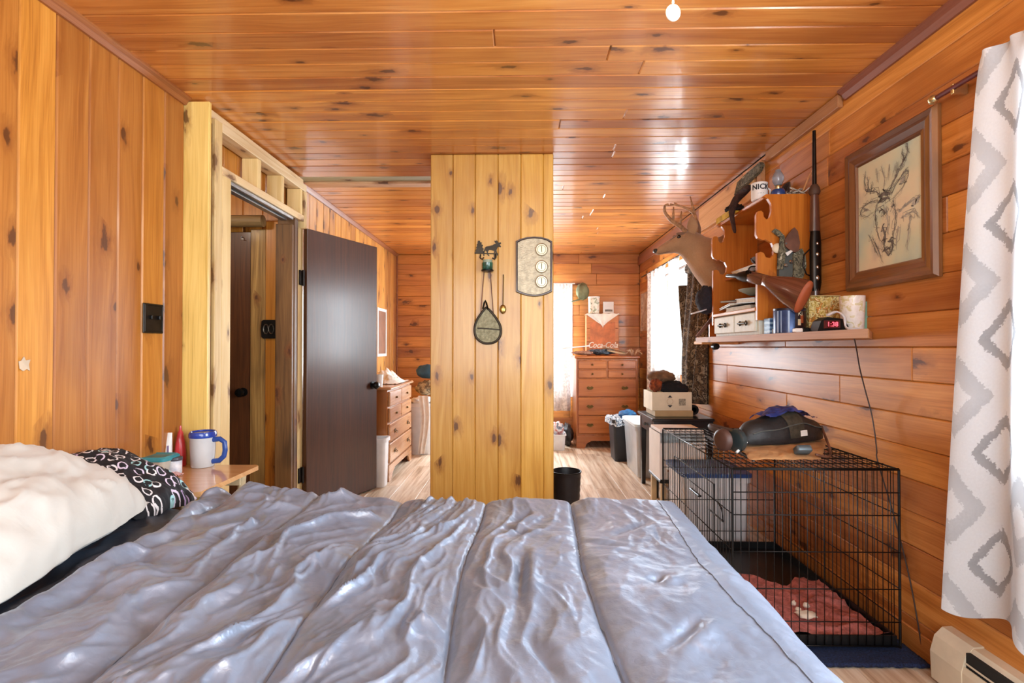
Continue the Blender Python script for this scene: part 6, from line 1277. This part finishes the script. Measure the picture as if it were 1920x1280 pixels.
obj('glass_cup', MB().lathe([(.028, 0), (.031, .003), (.032, .040), (.029, .040), (.028, .006), (0, .006)], (w_.x, CYF - .036, w_.z), 'z', 24), mat('green_glass', '#2f5a48', .2, coat=.5, var=.4, scale=30), ca_, 50)
obj('wax', MB().lathe([(0, .030), (.0275, .030), (.0275, .056), (0, .058)], (w_.x, CYF - .036, w_.z), 'z', 20), mat('grey_wax', '#8f9a84', .6), ca_, 50); obj('dark_saucer', MB().lathe([(0, -.010), (.034, -.008), (.036, -.001), (0, -.0005)], (w_.x, CYF - .040, w_.z), 'z', 22), M['blackmetal'], ca_, 50); obj('wall_arm', MB().tube([(w_.x, CYF - .001, w_.z - .006), (w_.x, CYF - .036, w_.z - .006)], .004, 6), M['wrought'], ca_)
w_ = ay(914, 612, CYF - .01)
sn_ = thing('landing_net', 'teardrop wood hoop net hanging by a long thong from the moose hook', 'net', (w_.x, CYF, w_.z))
hoop = [(911, 577), (902, 588), (893, 603), (890, 618), (893, 632), (903, 641), (915, 643.5), (929, 640), (938, 628), (938, 612), (931, 598), (922, 586), (914, 578)]
hp3 = [tuple(ay(u, v, CYF - .013)) for u, v in hoop]; hp3s = smooth_pts(hp3 + [hp3[0]], 4)[:-1]
obj('hoop', MB().tube(hp3s, .0075, 8, loop=True), M['wrought'], sn_, 180)
obj('mesh_panel', MB().prism([(q[0], q[2]) for q in hp3s], lambda q: (q[0], CYF - .016, q[1]), (0, .005, 0)), mat('sage_net_cloth', '#a8a486', .9, c2='#7f7c60', scale=60, bump=.5, bscale=200), sn_)
obj('seam', MB().tube([ay(895, 615, CYF - .018), ay(915, 616, CYF - .018), ay(937, 618, CYF - .018)], .0035, 6), M['wrought'], sn_)
obj('thong', MB().tube(smooth_pts([tuple(ay(u, v, CYF - y_)) for u, v, y_ in ((901, 590, .013), (904, 550, .012), (908, 506, .014), (912, 490, .026), (917, 490, .026), (919, 508, .014), (922, 550, .012), (925, 590, .013))], 4), .003, 6), M['leather'], sn_, 180)
obj('hanging_loop', MB().tube([ay(u, v, CYF - .02) for u, v in ((905, 579), (908, 567), (910, 563), (912, 568), (915, 580))], .005, 6), M['blackmetal'], sn_, 60)
a, b = ay(944, 516, CYF - .006), ay(943, 577, CYF - .006)
sp_ = thing('brass_spoon', 'long slim brass spoon ornament hanging right of the net', 'ornament', (b.x, CYF, b.z))
obj('handle', MB().tube([a, b], .0032, 8), M['brassold'], sp_, 60); obj('bowl', MB().ell((b.x, CYF - .012, b.z - .008), (.019, .008, .026), 18, 10), mat('polished_brass', '#a88a4c', .25, .9), sp_, 180); obj('nail', MB().tube([(a.x, CYF + .002, a.z + .002), (a.x, CYF - .012, a.z + .002)], .003, 6), M['wrought'], sp_)
# weather plaque
pq = [(967, 452), (975, 448), (988, 444.5), (1002, 443.5), (1016, 444.5), (1028, 448), (1035.5, 452.5), (1035.5, 547), (1028, 551), (1016, 555), (1002, 556.5), (988, 555), (975, 551), (967, 547.5)]
w_ = ay(1001, 556, CYF); wp_ = thing('weather_plaque', 'silver plaque with three round dials in a dark arched frame on the column', 'plaque', (w_.x, CYF, w_.z))
pxz = [(lambda q: (q.x, q.z))(ay(u, v, CYF)) for u, v in pq]; cxp = sum(p[0] for p in pxz) / len(pxz); czp = sum(p[1] for p in pxz) / len(pxz)
ins = lambda k: [(cxp + (x - cxp) * (1 - k / .105), czp + (z - czp) * (1 - k / .17)) for x, z in pxz]
o_, i_ = pxz, ins(.012); mb = MB(); n = len(o_)
mb.add([(x, CYF - .001, z) for x, z in o_] + [(x, CYF - .018, z) for x, z in ins(.003)] + [(x, CYF - .018, z) for x, z in ins(.009)] + [(x, CYF - .010, z) for x, z in i_], [[r_ * n + k, r_ * n + (k + 1) % n, (r_ + 1) * n + (k + 1) % n, (r_ + 1) * n + k] for r_ in range(3) for k in range(n)])
obj('frame', mb, mat('dark_mahogany', '#3a2018', .4, coat=.3), wp_)
obj('metal_face', MB().prism(ins(.010), lambda q: (q[0], CYF - .004, q[1]), (0, -.006, 0)), mat('hammered_silver', '#a2967f', .42, .55, var=.15, scale=30, bump=.15, bscale=120), wp_)
for k_, v in enumerate((468, 500, 528)):
    w_ = ay(1015.5, v, CYF - .012); R_ = .036 if k_ < 2 else .036
    dl = obj('dial', MB().lathe([(0, -.010), (R_ * .86, -.010), (R_ * .9, -.014), (R_, -.012), (R_ * 1.02, -.003), (R_ * 1.02, .0)], (w_.x, CYF - .0102, w_.z), 'y', 30), mat('dial_pewter_%d' % k_, '#c4b79c', .35, .6, var=.1, scale=60), wp_, 40)
    obj('needle', MB().box(w_.x - .002, w_.x + .002, CYF - .0222, CYF - .0206, w_.z - .014, w_.z + .020), M['wrought'], dl); obj('scale_ring', MB().tube([(w_.x + .024 * math.cos(t_), CYF - .0205, w_.z + .024 * math.sin(t_)) for t_ in np.linspace(0, 2 * PI, 25)[:-1]], .0012, 4, loop=True), M['wrought'], dl)
# ================================================================== LEFT FAR CORNER
LX = -1.065
M['pinkmaple'] = wood('pale_maple_y', 'y', '#cf9e74', '#bd8659', '#98623a', rough=.25, coat=.6, crough=.1, knot=0, var=.06)
ly0, ly1, lz = 4.22, 5.08, .765
dd_ = thing('dresser', 'pale maple dresser with drawers against the left wall beyond the open door', 'dresser', (-1.28, 4.65, 0))
obj('carcass', MB().box(-1.485, LX - .02, ly0, ly1, .12, lz - .025, .004), wood('dresser_side', 'z', '#b9783c', '#a3622a', '#7d451a', rough=.35, coat=.3, knot=0, var=.05), dd_)
obj('top', MB().box(-1.488, LX + .015, ly0 - .015, ly1 + .015, lz - .0245, lz, .008), M['pinkmaple'], dd_)
zr = [(lz - .165, lz - .035), (lz - .295, lz - .170), (lz - .455, lz - .300), (lz - .625, lz - .460)]
for k_, (a, b) in enumerate(zr):
    cols = [(ly0 + .02, (ly0 + ly1) / 2 - .006), ((ly0 + ly1) / 2 + .006, ly1 - .02)] if k_ < 2 else [(ly0 + .02, ly1 - .02)]
    for (c0_, c1_) in cols:
        d_ = obj('drawer', MB().box(LX - .0195, LX, c0_, c1_, a + .004, b - .004, .006), M['pinkmaple'], dd_)
        for py in ([(c0_ + c1_) / 2] if k_ < 2 else [c0_ + (c1_ - c0_) * .2, c0_ + (c1_ - c0_) * .8]):
            obj('pull', (MB().ell((LX + .008, py, (a + b) / 2), (.010, .010, .010), 10, 6) if k_ < 2 else batpull(LX + .0005, py, (a + b) / 2, 'y', .9)), M['brassold'], d_, 60)
ft = [(ly0, 0), (ly0 + .08, 0), (ly0 + .12, .05), (ly0 + .2, .08), (ly1 - .2, .08), (ly1 - .12, .05), (ly1 - .08, 0), (ly1, 0), (ly1, .13), (ly0, .13)]
obj('bracket_base', MB().prism(ft, lambda q: (LX - .002, q[0], q[1]), (-.017, 0, 0)), M['pinkmaple'], dd_)
obj('side_foot', MB().box(-1.485, LX - .0195, ly0, ly0 + .018, 0, .119), M['maplez'], dd_); obj('side_foot', MB().box(-1.485, LX - .0195, ly1 - .018, ly1, 0, .119), M['maplez'], dd_)
uu, vv = np.linspace(-1, 1, 50)[:, None], np.linspace(-1, 1, 44)[None, :]; rad = np.hypot(uu, vv)
hh = .11 * np.clip(1 - rad, 0, 1) ** .8 * (1 + .6 * fbm(uu * 2.2, vv * 2.2, 88, 4)) + .012 * np.abs(fbm(uu * 5, vv * 5, 90, 3))
tag(npgrid('white_shirt', np.stack([-1.26 + .18 * uu + 0 * vv, 4.80 + .26 * vv + 0 * uu, lz + .004 + hh], 2), mat('offwhite_cotton', '#ece7dd', .9)), 'off white shirt heaped on the pale maple dresser', 'shirt')
w_ = ay(712, 690, 4.40)
solo('plush_bundle', blob((-1.30, 4.36, lz + .100), (.068, .07, .075), 91, .5), mat('dark_brown_plush', '#4a3626', .95, c2='#8a6a4a', scale=24, bump=.4), 'brown and black bundle on the near end of the maple dresser', 'bundle', smooth=180)
solo('white_cup', MB().lathe([(.035, 0), (.042, .10), (.040, .10), (.034, .006), (0, .006)], (-1.17, 4.26, lz + .001), 'z', 22), M['white'], 'white cup at the near corner of the maple dresser', 'cup')
# white framed mirror on the left wall
p0, p1 = ax(706, 575, -1.485), ax(722, 575, -1.485); zlo = ax(714, 668, -1.485).z; ya_, yb_ = min(p0.y, p1.y), max(p0.y, p1.y); zt_ = ax(714, 578, -1.485).z
mr = thing('mirror', 'narrow white framed dark panel on the left wall above the maple dresser', 'mirror', (-1.49, (ya_ + yb_) / 2, zlo))
yb_ = ya_ + max(.36, yb_ - ya_)
for (a, b, c_, d) in ((ya_, yb_, zlo, zlo + .03), (ya_, yb_, zt_ - .03, zt_), (ya_, ya_ + .03, zlo + .03, zt_ - .03), (yb_ - .03, yb_, zlo + .03, zt_ - .03)): obj('frame_rail', MB().box(-1.492, -1.472, a, b, c_, d, .002), M['white'], mr)
obj('panel', MB().box(-1.490, -1.480, ya_ + .03, yb_ - .03, zlo + .03, zt_ - .03), mat('brown_cork_panel', '#8a5c40', .6, var=.1), mr)
# white bin by the open door
w_ = ay(704, 905, 4.02)
tote('white_bin', 'tall white bin on the floor between the open door and the dresser', -1.115, 4.085 + .02, .060, .075, 0, .38, M['totewhite'], None, .82, lid=False, hollow=True)
solo('green_bottle', MB().lathe([(.03, 0), (.034, .004), (.034, .10), (.012, .13), (.012, .15), (0, .15)], (-1.12, 4.10, .30), 'z', 18), mat('pale_green_plastic', '#9fd0b8', .3), 'pale green bottle poking out of the white bin', 'bottle') if False else None
# beyond the dresser: cloth over a hamper, blue bin, teal bag
w_ = ay(780, 800, 5.30)
hm = tote('hamper', 'white laundry hamper past the maple dresser', -1.02, 5.40, .11, .12, 0, .52, M['totewhite'], None, .88, lid=False, hollow=True)
obj('rim_cloth', blob((-1.02, 5.40, .535), (.12, .125, .045), 93, .35), M['cardw'], hm, 180)
uu, vv = np.linspace(0, 1, 24)[:, None], np.linspace(0, 1, 40)[None, :]
tag(npgrid('white_towel', np.stack([-.985 + .10 * (uu - .5) * (1 - .3 * vv) + .02 * np.sin(vv * 4) , 5.255 - .02 * vv + .008 * np.sin(uu * 12), .60 - .58 * vv + 0 * uu], 2), M['cotton']), 'white towel hanging down the front of the laundry hamper', 'towel')
solo('patterned_bundle', blob((-.985, 5.52, .66), (.12, .10, .075), 95, .35), blotchy('tan_print_cloth', ['#8c7a5c', '#c9b48c', '#5c4a38', '#b09a74'], 24), 'tan patterned cloth bundle on the laundry hamper', 'bundle', smooth=180)
solo('teal_bag', blob((-.99, 5.58, .83), (.13, .11, .075), 97, .2), mat('teal_nylon', '#2f5c78', .6, var=.2), 'teal nylon bag topping the pile past the dresser', 'bag', smooth=180)
tote('blue_bin', 'tall blue bin with a pale lid beside the boxed column', -.79, 5.80, .12, .16, 0, .60, mat('slate_blue_plastic', '#3a5a92', .4), mat('pale_blue_lid', '#b9cbe6', .4), .9)
# ================================================================== CEILING LAMP WITH PULL CHAIN
M['enamel'] = mat('white_enamel', '#efe9dc', .3, coat=.3)
lx, ly = .13, .72
lm = thing('ceiling_lamp', 'ceiling lamp just above the picture edge with a white pull chain', 'lamp', (lx, ly, ZC))
obj('canopy', MB().lathe([(.09, -.002), (.09, -.02), (.06, -.05), (.03, -.06), (0, -.06)], (lx, ly, ZC), 'z', 28), M['enamel'], lm, 50)
obj('shade_ring', MB().lathe([(.10, -.075), (.11, -.085), (.11, -.10), (.10, -.11)], (lx, ly, ZC), 'z', 28), M['enamel'], lm, 50); obj('stem', MB().tube([(lx, ly, ZC - .055), (lx, ly, ZC - .16)], .012, 10), M['enamel'], lm, 60)
pcz = ay(1262, 24, .82); obj('chain_arm', MB().tube([(lx, ly, ZC - .09), (pcz.x, .82, ZC - .09)], .005, 8), M['enamel'], lm, 60)
mb = MB(); z_ = ZC - .09
while z_ > pcz.z + .012: mb.ell((pcz.x, .82, z_), (.0022, .0022, .0026), 8, 6); z_ -= .0046
o = obj('bead_chain', mb, M['enamel'], lm, 180, kind='stuff')
obj('pull_ring', MB().tube([(pcz.x + .0095 * math.cos(t_), .82, pcz.z + .0115 * math.sin(t_)) for t_ in np.linspace(0, 2 * PI, 25)[:-1]], .0022, 8, loop=True), M['enamel'], lm, 180); obj('pull_medallion', MB().ell((pcz.x, .82, pcz.z), (.008, .003, .0095), 18, 10), mat('pearl_medallion', '#e4e6da', .2, coat=.5), lm, 180)
